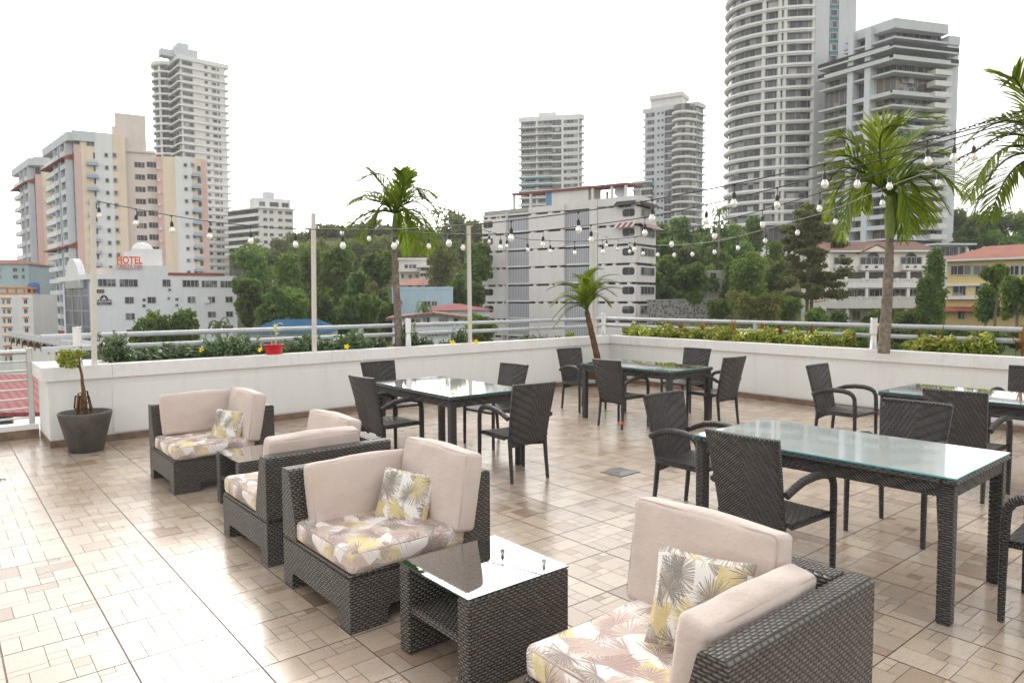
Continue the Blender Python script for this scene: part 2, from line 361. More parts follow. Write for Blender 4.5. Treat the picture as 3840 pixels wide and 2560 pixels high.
# ---------------------------------------------------------------- parapets
CAPZ=.92
def WLy(x): return 9.384+.0284*x
def WRx(y): return 10.095+.0455*y
cor=Vector((WRx(9.68),9.68))
def parapet(name,label,a,b,inn,ends=True):
    """planter parapet: inner face from a to b, inn = unit vector pointing outwards (away from the terrace)"""
    a=Vector(a);b=Vector(b);o=Vector(inn)
    e=empty(name,(a.x,a.y,0),0,label,'parapet wall','white planter parapets')
    L=lambda p:(p.x-a.x,p.y-a.y)
    W=MB(); W.prism([L(a),L(b),L(b+o*.14),L(a+o*.14)],0,CAPZ-.16); W.prism([L(a-o*.012),L(b-o*.012),L(b),L(a)],0.1,.66)
    W.prism([L(a+o*.60),L(b+o*.60),L(b+o*.72),L(a+o*.72)],-3,CAPZ-.10); W.build('wall_face',M['wall'],e)
    C_=MB(); C_.prism([L(a-o*.05),L(b-o*.05),L(b+o*.17),L(a+o*.17)],CAPZ-.155,CAPZ); C_.build('coping',M['cap'],e)
    S=MB(); S.prism([L(a-o*.022),L(b-o*.022),L(b-o*.0125),L(a-o*.0125)],.003,.085); S.build('tile_skirting',M['skirt'],e)
    G=MB(); G.prism([L(a+o*.145),L(b+o*.145),L(b+o*.595),L(a+o*.595)],.3,.74); G.build('soil_bed',M['soil'],e)
    return e
pl=parapet('parapet_wall','long white planter parapet on the left, with dark green shrubs and a red pot',(1.62,WLy(1.62)),(cor.x,cor.y),(-.0284,1))
parapet('parapet_wall','white planter parapet on the right, with yellow green hedge along it',(cor.x+.0,cor.y),(WRx(-3),-3),(1,-.0455))
# solid end block of the left parapet
e=MB(); e.prism([(0,0),(.64,.018),(.64,.93),(.0,.95)],0,CAPZ-.16); e.build('wall_end',M['wall'],pl,(.98-1.62,WLy(.98)-WLy(1.62),0))
e=MB(); e.prism([(-.06,-.05),(.639,-.032),(.639,.95),(-.06,1.0)],CAPZ-.155,CAPZ+.0); e.build('coping',M['cap'],pl,(.98-1.62,WLy(.98)-WLy(1.62),0))
e=MB(); e.prism([(-.01,-.022),(.64,-.004),(.64,.0),(0,0),(0,.9),(-.01,.9)],.003,.085); e.build('tile_skirting',M['skirt'],pl,(.98-1.62,WLy(.98)-WLy(1.62),0))
# low kerb on the left with its steel railing
k=MB(); k.prism([(-5,10.12),(.96,10.28),(.96,10.50),(-5,10.34)],-1.5,.17,0); k=k.build('kerb',M['cap']); tag(k,'low white kerb under the steel railing at far left','kerb')
sk=MB(); sk.prism([(-5,10.108),(.96,10.268),(.96,10.279),(-5,10.119)],.003,.11); sk.build('tile_skirting',M['skirt'],k)
sr=empty('steel_railing',(.9,10.38,.17),0,'polished steel railing with horizontal bars at far left','railing')
q=MB(); q.box(-.03,.03,-.03,.03,.0,.93,b=.006); q.build('post',M['steel'],sr)
q=MB(); q.box(-.035-3,.035-3,-.035-.08,.035-.08,.0,.93,b=.006); q.build('post',M['steel'],sr)
for i in range(8):
    z=.88 if i==0 else .88-.115*i
    q=MB(); q.tube([(-.03,0,z),(-5.5,-.15,z)],.031 if i==0 else .0125,10); q.build('handrail' if i==0 else 'bar',M['steel'],sr)
# white pipe railings behind the planters
def pipe_rail(label,pts,posts):
    e=empty('pipe_railing',(pts[0][0],pts[0][1],.8),0,label,'railing','white pipe railings outside the planters')
    L=[Vector((p[0]-pts[0][0],p[1]-pts[0][1],0)) for p in pts]
    for nm,z in (('handrail',1.235-.8),('lower_rail',1.085-.8)):
        q=MB(); q.tube([p+Vector((0,0,z)) for p in L],.033,12); q.build(nm,M['rail'],e)
    d=(L[1]-L[0]); 
    for s in posts:
        p=L[0]+d*s; q=MB(); q.box(p.x-.028,p.x+.028,p.y-.028,p.y+.028,-.1,.43); q.build('post',M['rail'],e)
c2=(cor.x+.62,cor.y+.62)
pipe_rail('white two pipe railing behind the dark green shrubs of the left parapet',[(1.0,WLy(1.)+.66),c2],[.22,.42,.6,.8,.985])
pipe_rail('white two pipe railing behind the yellow green hedge of the right parapet',[(c2[0],c2[1]),(WRx(-3)+.62,-3)],[.12,.27,.42,.58,.75])
# posts for the string lights
POLES=[]
def pole(px,py,tx,ty,label):
    p=onY(px,py,lambda x:WLy(x)+.06)
    d=p.dot(FW); lo=atd(tx,ty,d)
    e=empty('light_post',(p.x,p.y,CAPZ),0,label,'post','whitewashed timber posts carrying the string lights')
    h=lo.z-CAPZ; dx=lo.x-p.x; dy=lo.y-p.y
    q=MB(); w=.026; v=[]
    for z,ox,oy in ((0,0,0),(h,dx,dy)):
        for a,b in ((-w,-w),(w,-w),(w,w),(-w,w)): v.append((a+ox,b+oy,z))
    q.add(v,[(0,1,5,4),(1,2,6,5),(2,3,7,6),(3,0,4,7),(4,5,6,7),(3,2,1,0)]); q.build('shaft',M['wood_post'],e)
    for zz in (.45,.78):
        b=MB(); ox=dx*zz; oy=dy*zz; b.box(ox-w-.002,ox+w+.002,oy-w-.002,oy+w+.002,h*zz,h*zz+.006); b.build('strap',M['wood_post'],e)
    b=MB(); b.tube([(dx,dy,h-.03),(dx+.03,dy-.05,h-.02),(dx+.05,dy-.06,h+.01)],.006,6); b.build('hook',M['steel'],e)
    POLES.append(Vector((p.x+dx+.05,p.y+dy-.06,CAPZ+h-.02))); return e
pole(354,1368,348,750,'white timber post at the far left end of the parapet, before the hotel')
pole(1179,1326,1175,800,'white timber post rising right behind the red pot')
pole(1763,1290,1757,845,'white timber post between the small palm and the curved palm')
pole(2230,1262,2224,868,'white timber post hidden behind the curved palm, in front of the white apartment block')
def bollard(px,py,label,wl):
    p=onY(px,py,lambda x:WLy(x)+.07) if wl else onX(px,py,lambda y:WRx(y)+.06)
    e=empty('bollard_light',(p.x,p.y,CAPZ),0,label,'lamp','bollard lights standing on the parapet')
    q=MB(); q.lathe([(.05,0),(.05,.015),(.043,.02),(.043,.22)],20); q.build('steel_base',M['steel'],e)
    q=MB(); q.lathe([(.045,.221),(.045,.43)],20); q.build('diffuser',M['lampwhite'],e)
    q=MB(); q.lathe([(.046,.4305),(.046,.445),(.0,.447)],20); q.build('cap',M['steel'],e)
bollard(294,1372,'bollard light at the left end of the parapet, behind the potted bonsai',True)
bollard(1532,1302,'bollard light beside the trunk of the small palm',True)
bollard(2263,1260,'bollard light at the inner corner of the two parapets',True)
bollard(3275,1312,'bollard light beside the trunk of the tall right palm',False)
# ---------------------------------------------------------------- furniture
def chair_proto():
    e=empty('wicker_armchair')
    q=MB()
    # seat slab, woven, slightly dished
    N=8; top=[];
    for j in range(N+1):
        for i in range(N+1):
            x=-.235+.47*i/N; y=-.21+.43*j/N; z=.425-.014*math.sin(PI*i/N)*math.sin(PI*j/N); 
            if j==N: z-=.012
            top.append((x,y,z))
    n=len(top); vs=top+[(a,b,c-.028) for a,b,c in top]; fs=[]
    I=lambda i,j:j*(N+1)+i
    for j in range(N):
        for i in range(N):
            fs.append((I(i,j),I(i+1,j),I(i+1,j+1),I(i,j+1))); fs.append((n+I(i,j),n+I(i,j+1),n+I(i+1,j+1),n+I(i+1,j)))
    for i in range(N):
        fs+=[(I(i+1,0),I(i,0),n+I(i,0),n+I(i+1,0)),(I(i,N),I(i+1,N),n+I(i+1,N),n+I(i,N)),(I(0,i),I(0,i+1),n+I(0,i+1),n+I(0,i)),(I(N,i+1),I(N,i),n+I(N,i),n+I(N,i+1))]
    q.add(vs,fs,0,False); q.build('seat',M['wicker_c'],e)
    # backrest: curved, reclined, wider at the top
    q=MB(); NI,NJ=10,12; th=.026; A=[];B=[]; UV=[]
    for j in range(NJ+1):
        v=j/NJ; z=.325+(.885-.325)*v; w=.205+.03*v**1.3; yb=-.205-.115*v**1.25
        for i in range(NI+1):
            u=-1+2*i/NI; x=w*u; y=yb-.022*(1-u*u)*(.4+.6*v); zz=z+.006*math.cos(u*3)
            A.append((x,y,zz)); B.append((x,y-th,zz-.003))
    n=len(A); I=lambda i,j:j*(NI+1)+i; fs=[];uv=[]
    def cc(k): 
        a=(A+B)[k]; return (a[0],a[2])
    def ad(f): fs.append(f); uv.append([cc(k) for k in f])
    for j in range(NJ):
        for i in range(NI):
            ad((I(i,j),I(i,j+1),I(i+1,j+1),I(i+1,j))); ad((n+I(i,j),n+I(i+1,j),n+I(i+1,j+1),n+I(i,j+1)))
    for i in range(NI): ad((I(i,NJ),n+I(i,NJ),n+I(i+1,NJ),I(i+1,NJ))); ad((I(i,0),I(i+1,0),n+I(i+1,0),n+I(i,0)))
    for j in range(NJ): ad((I(0,j),n+I(0,j),n+I(0,j+1),I(0,j+1))); ad((I(NI,j),I(NI,j+1),n+I(NI,j+1),n+I(NI,j)))
    q.add(A+B,fs,0,True,uv); 
    o=q.build('backrest',M['wicker_c'],e)
    # rolled top edge
    q=MB(); q.tube([( .235*(-1+2*i/10), -.32-.013-.022*(1-(-1+2*i/10)**2), .889) for i in range(11)],.0165,8); q.build('top_rail',M['wicker_t'],e)
    for s in (-1,1):
        q=MB(); q.tube([(s*.2,-.262,0),(s*.196,-.24,.2),(s*.195,-.222,.40)],[.0165,.019,.021],8); q.build('leg',M['wicker_t'],e)
        q=MB(); q.tube([(s*.252,.215,0),(s*.252,.215,.22),(s*.252,.212,.42)],[.017,.019,.020],8); q.build('leg',M['wicker_t'],e)
        q=MB(); q.tube([(s*.252,.212,.4201),(s*.253,.21,.52),(s*.253,.205,.585),(s*.254,.185,.622),(s*.255,.15,.645),(s*.256,.08,.660),(s*.255,-.02,.661),(s*.25,-.12,.648),(s*.244,-.2,.618),(s*.238,-.262,.588)],[.02,.02,.02,.021,.022,.023,.023,.022,.021,.02],8,ry=1.15); q.build('armrest',M['wicker_t'],e)
        q=MB(); q.tube([(s*.236,.21,.398),(s*.236,-.2,.398)],.013,6); q.build('side_rail',M['wicker_t'],e)
    q=MB(); q.tube([(-.252,.214,.398),(.252,.214,.398)],.0145,8); q.build('front_rail',M['wicker_t'],e)
    return e
chair0=chair_proto(); used=[False]
def chair(x,y,face,label,s=1):
    """face: direction the sitter looks, degrees counter-clockwise from +X"""
    c=chair0 if not used[0] else copy_tree(chair0); used[0]=True
    c.location=(x,y,.003); c.rotation_euler=(0,0,R(face-90)); c.scale=(s,s,s); tag(c,label,'chair','dark wicker armchairs at the dining tables'); return c
def table_proto():
    e=empty('dining_table'); W,D,H=.90,1.55,.752; hw,hd=W/2,D/2
    for sx in (-1,1):
        for sy in (-1,1):
            q=MB(); x,y=sx*(hw-.05),sy*(hd-.05); q.box(x-.034,x+.034,y-.034,y+.034,0,H-.03,b=.008); q.build('leg',M['wicker_t'],e)
    q=MB()
    q.box(-hw+.02,hw-.02,-hd+.02,-hd+.05,H-.10,H-.032,b=.006); q.box(-hw+.02,hw-.02,hd-.05,hd-.02,H-.10,H-.032,b=.006)
    q.box(-hw+.02,-hw+.05,-hd+.051,hd-.051,H-.10,H-.032,b=.006); q.box(hw-.05,hw-.02,-hd+.051,hd-.051,H-.10,H-.032,b=.006); q.build('apron',M['wicker_c'],e)
    q=MB(); 
    q.box(-hw,hw,-hd,-hd+.07,H-.031,H,b=.009); q.box(-hw,hw,hd-.07,hd,H-.031,H,b=.009); q.box(-hw,-hw+.07,-hd+.071,hd-.071,H-.031,H,b=.009); q.box(hw-.07,hw,-hd+.071,hd-.071,H-.031,H,b=.009); q.build('rim',M['wicker_t'],e)
    q=MB(); a,b=hw-.004,hd-.004; z0,z1=H+.002,H+.011
    v=[(-a,-b),(a,-b),(a,b),(-a,b)]; q.add([(x,y,z1) for x,y in v],[(0,1,2,3)],0)
    q.add([(x,y,z0) for x,y in v]+[(x,y,z1) for x,y in v],[(0,1,5,4),(1,2,6,5),(2,3,7,6),(3,0,4,7)],1); q.build('glass_top',[M['glass_dining'],M['glass_edge']],e)
    return e
tb=table_proto()
for i,(x,y,rz,lab) in enumerate([(4.13,6.10,-1.5,'dining table beside the lounge seats, its pale green glass reflecting the sky'),(7.40,6.16,0,'dining table in the far corner of the terrace by the potted palm'),(4.31,2.03,1,'large near glass topped wicker dining table with teal glass edge'),(7.42,2.17,0,'dining table cut off by the right edge, nearest the right parapet')]):
    c=tb if i==0 else copy_tree(tb); c.location=(x,y,.003); c.rotation_euler=(0,0,R(rz)); tag(c,lab,'table','wicker dining tables with glass tops')
chair(4.2,5.07,84,'armchair with its back to the camera, near end of the table beside the lounge')
chair(3.60,6.33,3,'armchair behind the sofa cushions, facing right to the table beside the lounge')
chair(4.25,7.42,-88,'armchair at the far end of the table beside the lounge, against the left parapet')
chair(4.93,6.33,183,'armchair on the right side of the table beside the lounge, facing left')
chair(7.5,7.42,-95,'armchair at the far end of the corner table, in front of the palm pot')
chair(6.93,6.13,2,'armchair with an orange tag on one leg, left side of the corner table',.98)
chair(8.62,6.42,182,'armchair on the far right side of the corner table, against the right parapet')
chair(7.96,5.47,88,'armchair with its back to the camera at the right end of the corner table')
chair(3.80,2.18,-2,'largest armchair, seen from behind, tucked at the front of the near table')
chair(5.2,2.05,181,'armchair on the far side of the nearest table, its woven front above the glass')
chair(4.52,3.24,-92,'armchair at the far left end of the near table, facing the table')
chair(4.43,.92,93,'armchair cut off by the right edge, at the near end of the nearest table')
chair(7.74,3.60,-90,'armchair at the left end of the right edge table, before the parapet')
chair(6.72,2.10,1,'armchair seen from behind at the right edge table, beyond the nearest table')
chair(8.85,2.25,180,'armchair at the far right, mostly cut off, close to the right parapet')
oc=[o for o in bpy.data.objects if o.type=='EMPTY' and 'orange tag' in str(o.get('label',''))][0]; tg=MB(); tg.tube([(.199,-.256,.07),(.199,-.252,.11)],.021,8); tg.build('leg_tag',simple('orange tape',(.75,.10,.03),.5,.05,3),oc)
# ---- lounge seats
def sofa_proto(flip):
    e=empty('corner_lounge_seat'); W,D=.88,.85   # backs at +y and +x ; open at -x and -y ; flip mirrors in y
    zb=.275
    def bd(q,name,mat,par=None):
        if flip:
            q.v=[(x,D-y,z) for x,y,z in q.v]; q.f=[f[::-1] for f in q.f]; q.uv=[u[::-1] if u else None for u in q.uv]
        return q.build(name,mat,par or e)
    def apron(a0,a1,axis,c0,c1,mat):
        leg=.12; h=.095
        n=5; arch=[(a1-leg,0),(a1-leg,h*.55)]+[(a1-leg-.03*(1-math.cos(PI/2*k/n)) , h*.55+h*.45*math.sin(PI/2*k/n)) for k in range(1,n+1)]
        arch+=[(a0+leg+.03*(1-math.cos(PI/2*k/n)), h*.55+h*.45*math.sin(PI/2*k/n)) for k in range(n,0,-1)]+[(a0+leg,h*.55),(a0+leg,0)]
        poly=[(a0,0),(a0,zb),(a1,zb),(a1,0)]+arch
        q=MB(); q.extr(poly,axis,c0,c1); bd(q,'apron',mat)
    apron(0,D,0,0,.09,M['wicker']); apron(0,D,0,W-.09,W,M['wicker'])
    apron(.0905,W-.0905,1,0.001,.09,M['wicker']); apron(.0905,W-.0905,1,D-.09,D-.001,M['wicker'])
    q=MB(); q.box(.0,W,.0,D,zb+.0005,zb+.02,b=.008); bd(q,'seat_deck',M['wicker'])
    z0,z1=zb+.0205,.69
    q=MB(); q.extr([(D-.19,z0),(D-.19,z0+.05),(D-.10,z1-.012),(D-.088,z1),(D-.012,z1),(D,z1-.012),(D,z0)],0,0.0,W); bd(q,'back_panel',M['wicker'])
    q=MB(); q.extr([(W-.19,z0),(W-.19,z0+.05),(W-.10,z1-.012),(W-.088,z1),(W-.012,z1),(W,z1-.012),(W,z0)],1,0.0,D-.102); bd(q,'back_panel',M['wicker'])
    q=MB(); q.cushion(.36,.345,.353,.70,.69,.115,.03,.012,N=10); sc=bd(q,'seat_cushion',M['print'])
    def seam(c,dx,dy,dz,M_,r,face,par):
        hx,hy,hz=dx/2-.004,dy/2-.002,dz/2-.004; q=MB(); k=.028
        for y in (-hy+.006,hy-.006) if face=='y' else (-hz+.006,hz-.006):
            A,B=(hx,hz) if face=='y' else (hx,hy); L=[]
            for sx,sz,a0 in ((1,1,0),(-1,1,90),(-1,-1,180),(1,-1,270)):
                for m_ in range(4): an=R(a0+m_*30); L.append((sx*(A-k)+k*math.cos(an),sz*(B-k)+k*math.sin(an)))
            L.append(L[0]); q.tube([Vector(c)+(M_@Vector((a,y,b) if face=='y' else (a,b,y))) for a,b in L],r,5)
        bd(q,'piping',M['seam'],par)
    seam((.36,.345,.353),.70,.69,.115,Matrix.Identity(3),.0024,'z',sc)
    M1=Matrix.Rotation(R(-10),3,'X'); M2=Matrix.Rotation(R(9),3,'Y')@Matrix.Rotation(R(90),3,'Z')
    c1=(.40,D-.20,.54); q=MB(); q.cushion(*c1,.64,.115,.37,.024,.012,N=12,M=M1); bc=bd(q,'back_cushion',M['canvas']); seam(c1,.64,.115,.37,M1,.0018,'y',bc)
    c2=(W-.175,.275,.60); q=MB(); q.cushion(*c2,.66,.12,.43,.024,.013,N=12,M=M2); bc=bd(q,'back_cushion',M['canvas']); seam(c2,.66,.12,.43,M2,.0018,'y',bc)
    return e
sofaP=sofa_proto(False); sofaQ=sofa_proto(True)
def sofa(c,x,y,label,lift=0):
    c.location=(x,y,.003); tag(c,label,'lounge seat','wicker corner lounge seats with beige cushions')
    if lift:
        k=[o for o in c.children if o.name.startswith('back_cushion')][0]; k.location.z+=lift; k.rotation_euler.z=R(.8)
    return c
sofa(copy_tree(sofaP),1.54,6.42,'corner lounge seat farthest from the camera, beside the grey bonsai pot',.06)
sofa(sofaP,1.54,3.14,'middle corner lounge seat facing the camera, with a palm print pillow in its corner')
sofa(copy_tree(sofaQ),1.55,4.28,'corner lounge seat turned away from the camera, back to back with the middle one',.05)
sofa(sofaQ,1.60,1.04,'nearest corner lounge seat at the bottom right, seen over its wicker back')
def pillow(px,py,X,size,lean,roll,turn,label):
    q=MB(); N=16; h=size/2; T=.055
    vs=[];fs=[]
    for sgn in (1,-1):
        for j in range(N+1):
            for i in range(N+1):
                u=-1+2*i/N; v=-1+2*j/N
                k=1-.07*(1-u*u)*abs(v)**2; k2=1-.07*(1-v*v)*abs(u)**2
                th=T*((1-u**2)*(1-v**2))**.42+.002
                vs.append((u*h*k2,sgn*th,v*h*k))
    n=(N+1)**2
    for j in range(N):
        for i in range(N):
            a=j*(N+1)+i; fs.append((a,a+N+1,a+N+2,a+1)); fs.append((n+a,n+a+1,n+a+N+2,n+a+N+1))
    for i in range(N):
        a=i;b=N*(N+1)+i; fs.append((a,a+1,n+a+1,n+a)); fs.append((b,n+b,n+b+1,b+1))
        a=i*(N+1); b=a+N; fs.append((a,n+a,n+a+N+1,a+N+1)); fs.append((b,b+N+1,n+b+N+1,n+b))
    q.add(vs,fs,0,True); o=q.build('throw_pillow',M['print2']); r_=ray(px,py); k_=X/r_.x; o.matrix_world=Matrix.Translation((X,r_.y*k_,CAMH+r_.z*k_))@Matrix.Rotation(R(turn),4,'Z')@Matrix.Rotation(R(lean),4,'X')@Matrix.Rotation(R(roll),4,'Y'); tag(o,label,'pillow','palm print throw pillows'); return o
pillow(1517,1872,2.07,.345,-24,5,-56,'square palm print pillow leaning in the corner of the middle lounge seat')
pillow(854,1600,2.07,.33,-22,2,-54,'square palm print pillow in the corner of the farthest lounge seat')
pillow(2625,2262,2.06,.35,-20,4,-64,'square palm print pillow half hidden behind a cushion of the nearest lounge seat')
def side_table(x,y,label):
    e=empty('side_table',(x,y,.003),0,label,'side table','low wicker side tables with glass tops'); W,D,H=.58,.56,.415
    for y0 in (0,D-.085):
        q=MB(); q.box(0,W,y0,y0+.085,0,H,b=.01); q.build('side_panel',M['wicker'],e)
    q=MB(); q.box(.012,W-.012,.0855,D-.0855,.20,.235,b=.004); q.build('shelf',M['wicker'],e)
    q=MB(); q.box(.25,.27,.0856,D-.0856,.236,H-.03); q.build('divider',M['wicker'],e)
    q=MB(); a=.002; v=[(a,a),(W-a,a),(W-a,D-a),(a,D-a)]; z0,z1=H+.004,H+.011
    q.add([(p[0],p[1],z1) for p in v],[(0,1,2,3)],0); q.add([(p[0],p[1],z0) for p in v]+[(p[0],p[1],z1) for p in v],[(0,1,5,4),(1,2,6,5),(2,3,7,6),(3,0,4,7)],1); q.build('glass_top',[M['glass_side'],M['glass_edge2']],e)
t=NT('dark glass edge'); t.col((.03,.07,.065)); t.rough(.1); M['glass_edge2']=t.m
side_table(1.655,2.30,'nearest side table, its glass reflecting the white sky')
side_table(1.76,5.42,'side table between the farthest lounge seat and the one turned away')
# ---- drains
def drain():
    e=empty('floor_drain',(5.03,4.48,.0035),0,'square steel floor drain grate in the middle of the tiles','drain')
    q=MB(); q.box(-.15,.15,-.13,.13,0,.002); q.build('sump',M['dark'],e)
    q=MB()
    for k in range(7):
        a=.14-.02*k; b=.12-.0172*k
        if b<.01: break
        w=.009
        q.box(-a,a,-b,-b+w,.003,.006); q.box(-a,a,b-w,b,.003,.006); q.box(-a,-a+w,-b+w,b-w,.003,.006); q.box(a-w,a,-b+w,b-w,.003,.006)
    q.build('grate',M['steel'],e); e.rotation_euler=(0,0,R(2))
    e=empty('floor_drain',(.40,8.05,.0035),0,'small round floor drain at the left edge of the tiles','drain')
    q=MB(); q.lathe([(.075,0),(.075,.003),(0,.003)],24); q.build('plate',M['steel'],e)
    q=MB()
    for k in range(-3,4): q.box(-.05+abs(k)*.006,.05-abs(k)*.006,k*.015-.003,k*.015+.003,.0034,.0044)
    q.build('slots',M['dark'],e)
drain()
# ================================================================ BACKGROUND
def sstep(x,a,b):
    t=max(0,min(1,(x-a)/(b-a))); return t*t*(3-2*t)
def gh(x,y):
    """terrain height"""
    p=Vector((x,y,0)); d=p.dot(FW); l=p.dot(RT); rr=math.hypot(x,y)
    if d<5: return -13.
    px=1920+F*l/d
    wc=sstep(px,850,1200)*(1-sstep(px,2250,2550)); wr=sstep(px,2250,2550)
    hc=-13+36*sstep(rr,95,255)
    hr=-13+10*sstep(rr,30,75)+17*sstep(rr,120,260)
    hl=-13+12*sstep(rr,220,420)
    return hl*(1-wc-wr)+hc*wc+hr*wr
g=MB(); NR=64; NA=150; rs=[0,12,20,28,36]+[36*(1.085**k) for k in range(1,NR)]
vs=[]
for r in rs:
    for k in range(NA):
        a=2*PI*k/NA; x,y=r*math.sin(a),r*math.cos(a); z=gh(x,y)
        if 30<r<400: z+=(math.sin(x*.13)+math.cos(y*.17))*.35
        vs.append((x,y,z if r<900 else z-(r-900)*.01))
fs=[]
for i in range(len(rs)-1):
    for k in range(NA):
        k2=(k+1)%NA; fs.append((i*NA+k,(i+1)*NA+k,(i+1)*NA+k2,i*NA+k2))
g.add(vs,fs,0,True)
t=NT('hillside grass and earth'); p=t.pos(); n1=t.noise(p,.12,6,.65); n2=t.noise(p,1.5,4,.6)
t.col(t.mix(n2,t.ramp(n1,[(.35,(.05,.08,.02)),(.55,(.10,.13,.035)),(.7,(.17,.13,.08))]),(.06,.075,.03))); t.rough(.95); t.spec(.1); M['ground']=t.m
tag(g.build('ground',M['ground'],nouv=True),kind='structure')
def facademat(name,c,stain=.25,rough=.75):
    t=NT(name); p=t.pos(); a=t.noise(t.mapping(p,(1,1,.12)),.8,5,.65); b=t.noise(p,.15,3)
    f=t.math('MULTIPLY',t.ramp(a,[(.45,(0,0,0)),(.75,(1,1,1))]),stain)
    t.col(t.mix(f,t.mix(t.math('MULTIPLY',b,.25),c,tuple(x*.86 for x in c)),tuple(x*.55 for x in c))); t.rough(rough); t.spec(.2); return t.m
def panemat(name,w,h,cols,fr=(.45,.46,.48),mort=.05,rough=.12):
    t=NT(name); uv=t.uvs(); sx=t.new('ShaderNodeSeparateXYZ'); t.link(uv,sx.inputs[0])
    u=t.math('DIVIDE',sx.outputs[0],w); v=t.math('DIVIDE',sx.outputs[1],h)
    cb=t.new('ShaderNodeCombineXYZ'); t.link(t.math('FLOOR',u),cb.inputs[0]); t.link(t.math('FLOOR',v),cb.inputs[1])
    wn=t.new('ShaderNodeTexWhiteNoise',noise_dimensions='2D'); t.link(cb.outputs[0],wn.inputs['Vector'])
    fu=t.math('FRACT',u); e=t.math('LESS_THAN',fu,mort/w*1.2)
    c=t.mix(e,t.ramp(wn.outputs['Value'],cols,'CONSTANT'),fr); t.col(c)
    t.rough(rough); t.spec(.35); return t.m
for k,c in dict(white=(.74,.74,.74),offwhite=(.70,.68,.65),cream=(.76,.64,.50),pink=(.68,.47,.43),palepink=(.70,.62,.58),bluegrey=(.57,.60,.64),grey=(.55,.57,.59),warmgrey=(.73,.695,.69),yellow=(.68,.53,.25),lightblue=(.40,.52,.60),hotel=(.69,.70,.73),mansion=(.76,.72,.65),orangeb=(.70,.25,.04),paleblue=(.42,.52,.56),concrete=(.36,.35,.33),darkconc=(.13,.13,.13),bluecol=(.38,.46,.56)).items(): M['f_'+k]=facademat('facade '+k,c)
M['pane']=panemat('dark window panes',1.1,2.2,[(0,(.02,.021,.025)),(.35,(.04,.04,.045)),(.65,(.07,.07,.075)),(.9,(.17,.165,.16))],rough=.3,fr=(.25,.25,.26))
M['pane_t']=panemat('tower glazing',1.5,3.0,[(0,(.035,.037,.042)),(.3,(.06,.063,.07)),(.55,(.11,.115,.125)),(.8,(.22,.22,.23)),(.93,(.40,.39,.37))])
M['pane_b']=panemat('bronze glazing',1.4,3.0,[(0,(.035,.033,.033)),(.3,(.08,.07,.065)),(.6,(.24,.18,.14)),(.85,(.09,.09,.10))])
M['pane_blue']=panemat('blue curtain wall glass',1.6,2.6,[(0,(.03,.033,.045)),(.3,(.07,.075,.09)),(.55,(.02,.06,.13)),(.75,(.12,.125,.14)),(.9,(.03,.07,.11))],rough=.35)
M['frame']=simple('window frame',(.40,.41,.42),.6,.05,1,.3,coord='pos')
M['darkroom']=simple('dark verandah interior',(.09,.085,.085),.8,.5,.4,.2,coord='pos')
def stripes(name,c0,c1,w,axis=0,rough=.6,duty=.5):
    t=NT(name); uv=t.uvs(); sx=t.new('ShaderNodeSeparateXYZ'); t.link(uv,sx.inputs[0]); f=t.math('FRACT',t.math('DIVIDE',sx.outputs[axis],w))
    t.col(t.mix(t.math('LESS_THAN',f,duty),c0,c1)); t.rough(rough); t.spec(.3); return t.m
M['louver']=stripes('blue grey vertical louvres',(.50,.51,.54),(.24,.25,.28),.32,0,duty=.42)
def rooftile(name,c,w=.35):
    t=NT(name); p=t.pos(); uv=t.uvs(); sx=t.new('ShaderNodeSeparateXYZ'); t.link(uv,sx.inputs[0]); s_=t.math('ABSOLUTE',t.math('SINE',t.math('MULTIPLY',sx.outputs[0],PI/w)))
    n=t.noise(p,.6,5,.7); cc=t.ramp(n,[(.3,tuple(x*.6 for x in c)),(.65,c)]); t.col(t.mix(t.math('MULTIPLY',s_,.6),tuple(x*.5 for x in c),cc)); t.rough(.8); t.spec(.15); t.bump(s_,.6,.05); return t.m
M['roof_red']=rooftile('red roof tiles',(.46,.13,.10)); M['roof_pink']=rooftile('faded red roof tiles',(.56,.26,.21)); M['roof_brown']=rooftile('brown shingles',(.30,.18,.15),.5)
M['roof_corr']=rooftile('red corrugated sheet',(.42,.13,.13),.25); M['roof_blue']=simple('blue sheet roof',(.006,.07,.15),.9,.1,1,.05,coord='pos')
M['maroon']=simple('maroon metal sheet',(.22,.055,.05),.55,.15,2,coord='pos'); M['teal']=simple('teal panels',(.05,.19,.23),.5,.1,1,coord='pos'); M['blackblue']=simple('dark awning',(.025,.03,.035),.8,.2,2)
M['sign_orange']=simple('orange sign letters',(.72,.10,.02),.5,.05,2); M['sign_black']=simple('black sign board',(.03,.03,.035),.5,.1,2); M['sign_white']=simple('white lettering',(.75,.75,.75),.6,.03,2); M['sign_red']=simple('red lettering',(.6,.03,.03),.6,.03,2); M['sign_gold']=simple('gold lettering',(.55,.38,.05),.6,.03,2)
M['trunk']=simple('tree bark',(.16,.125,.09),.9,.35,3,.1,coord='pos')
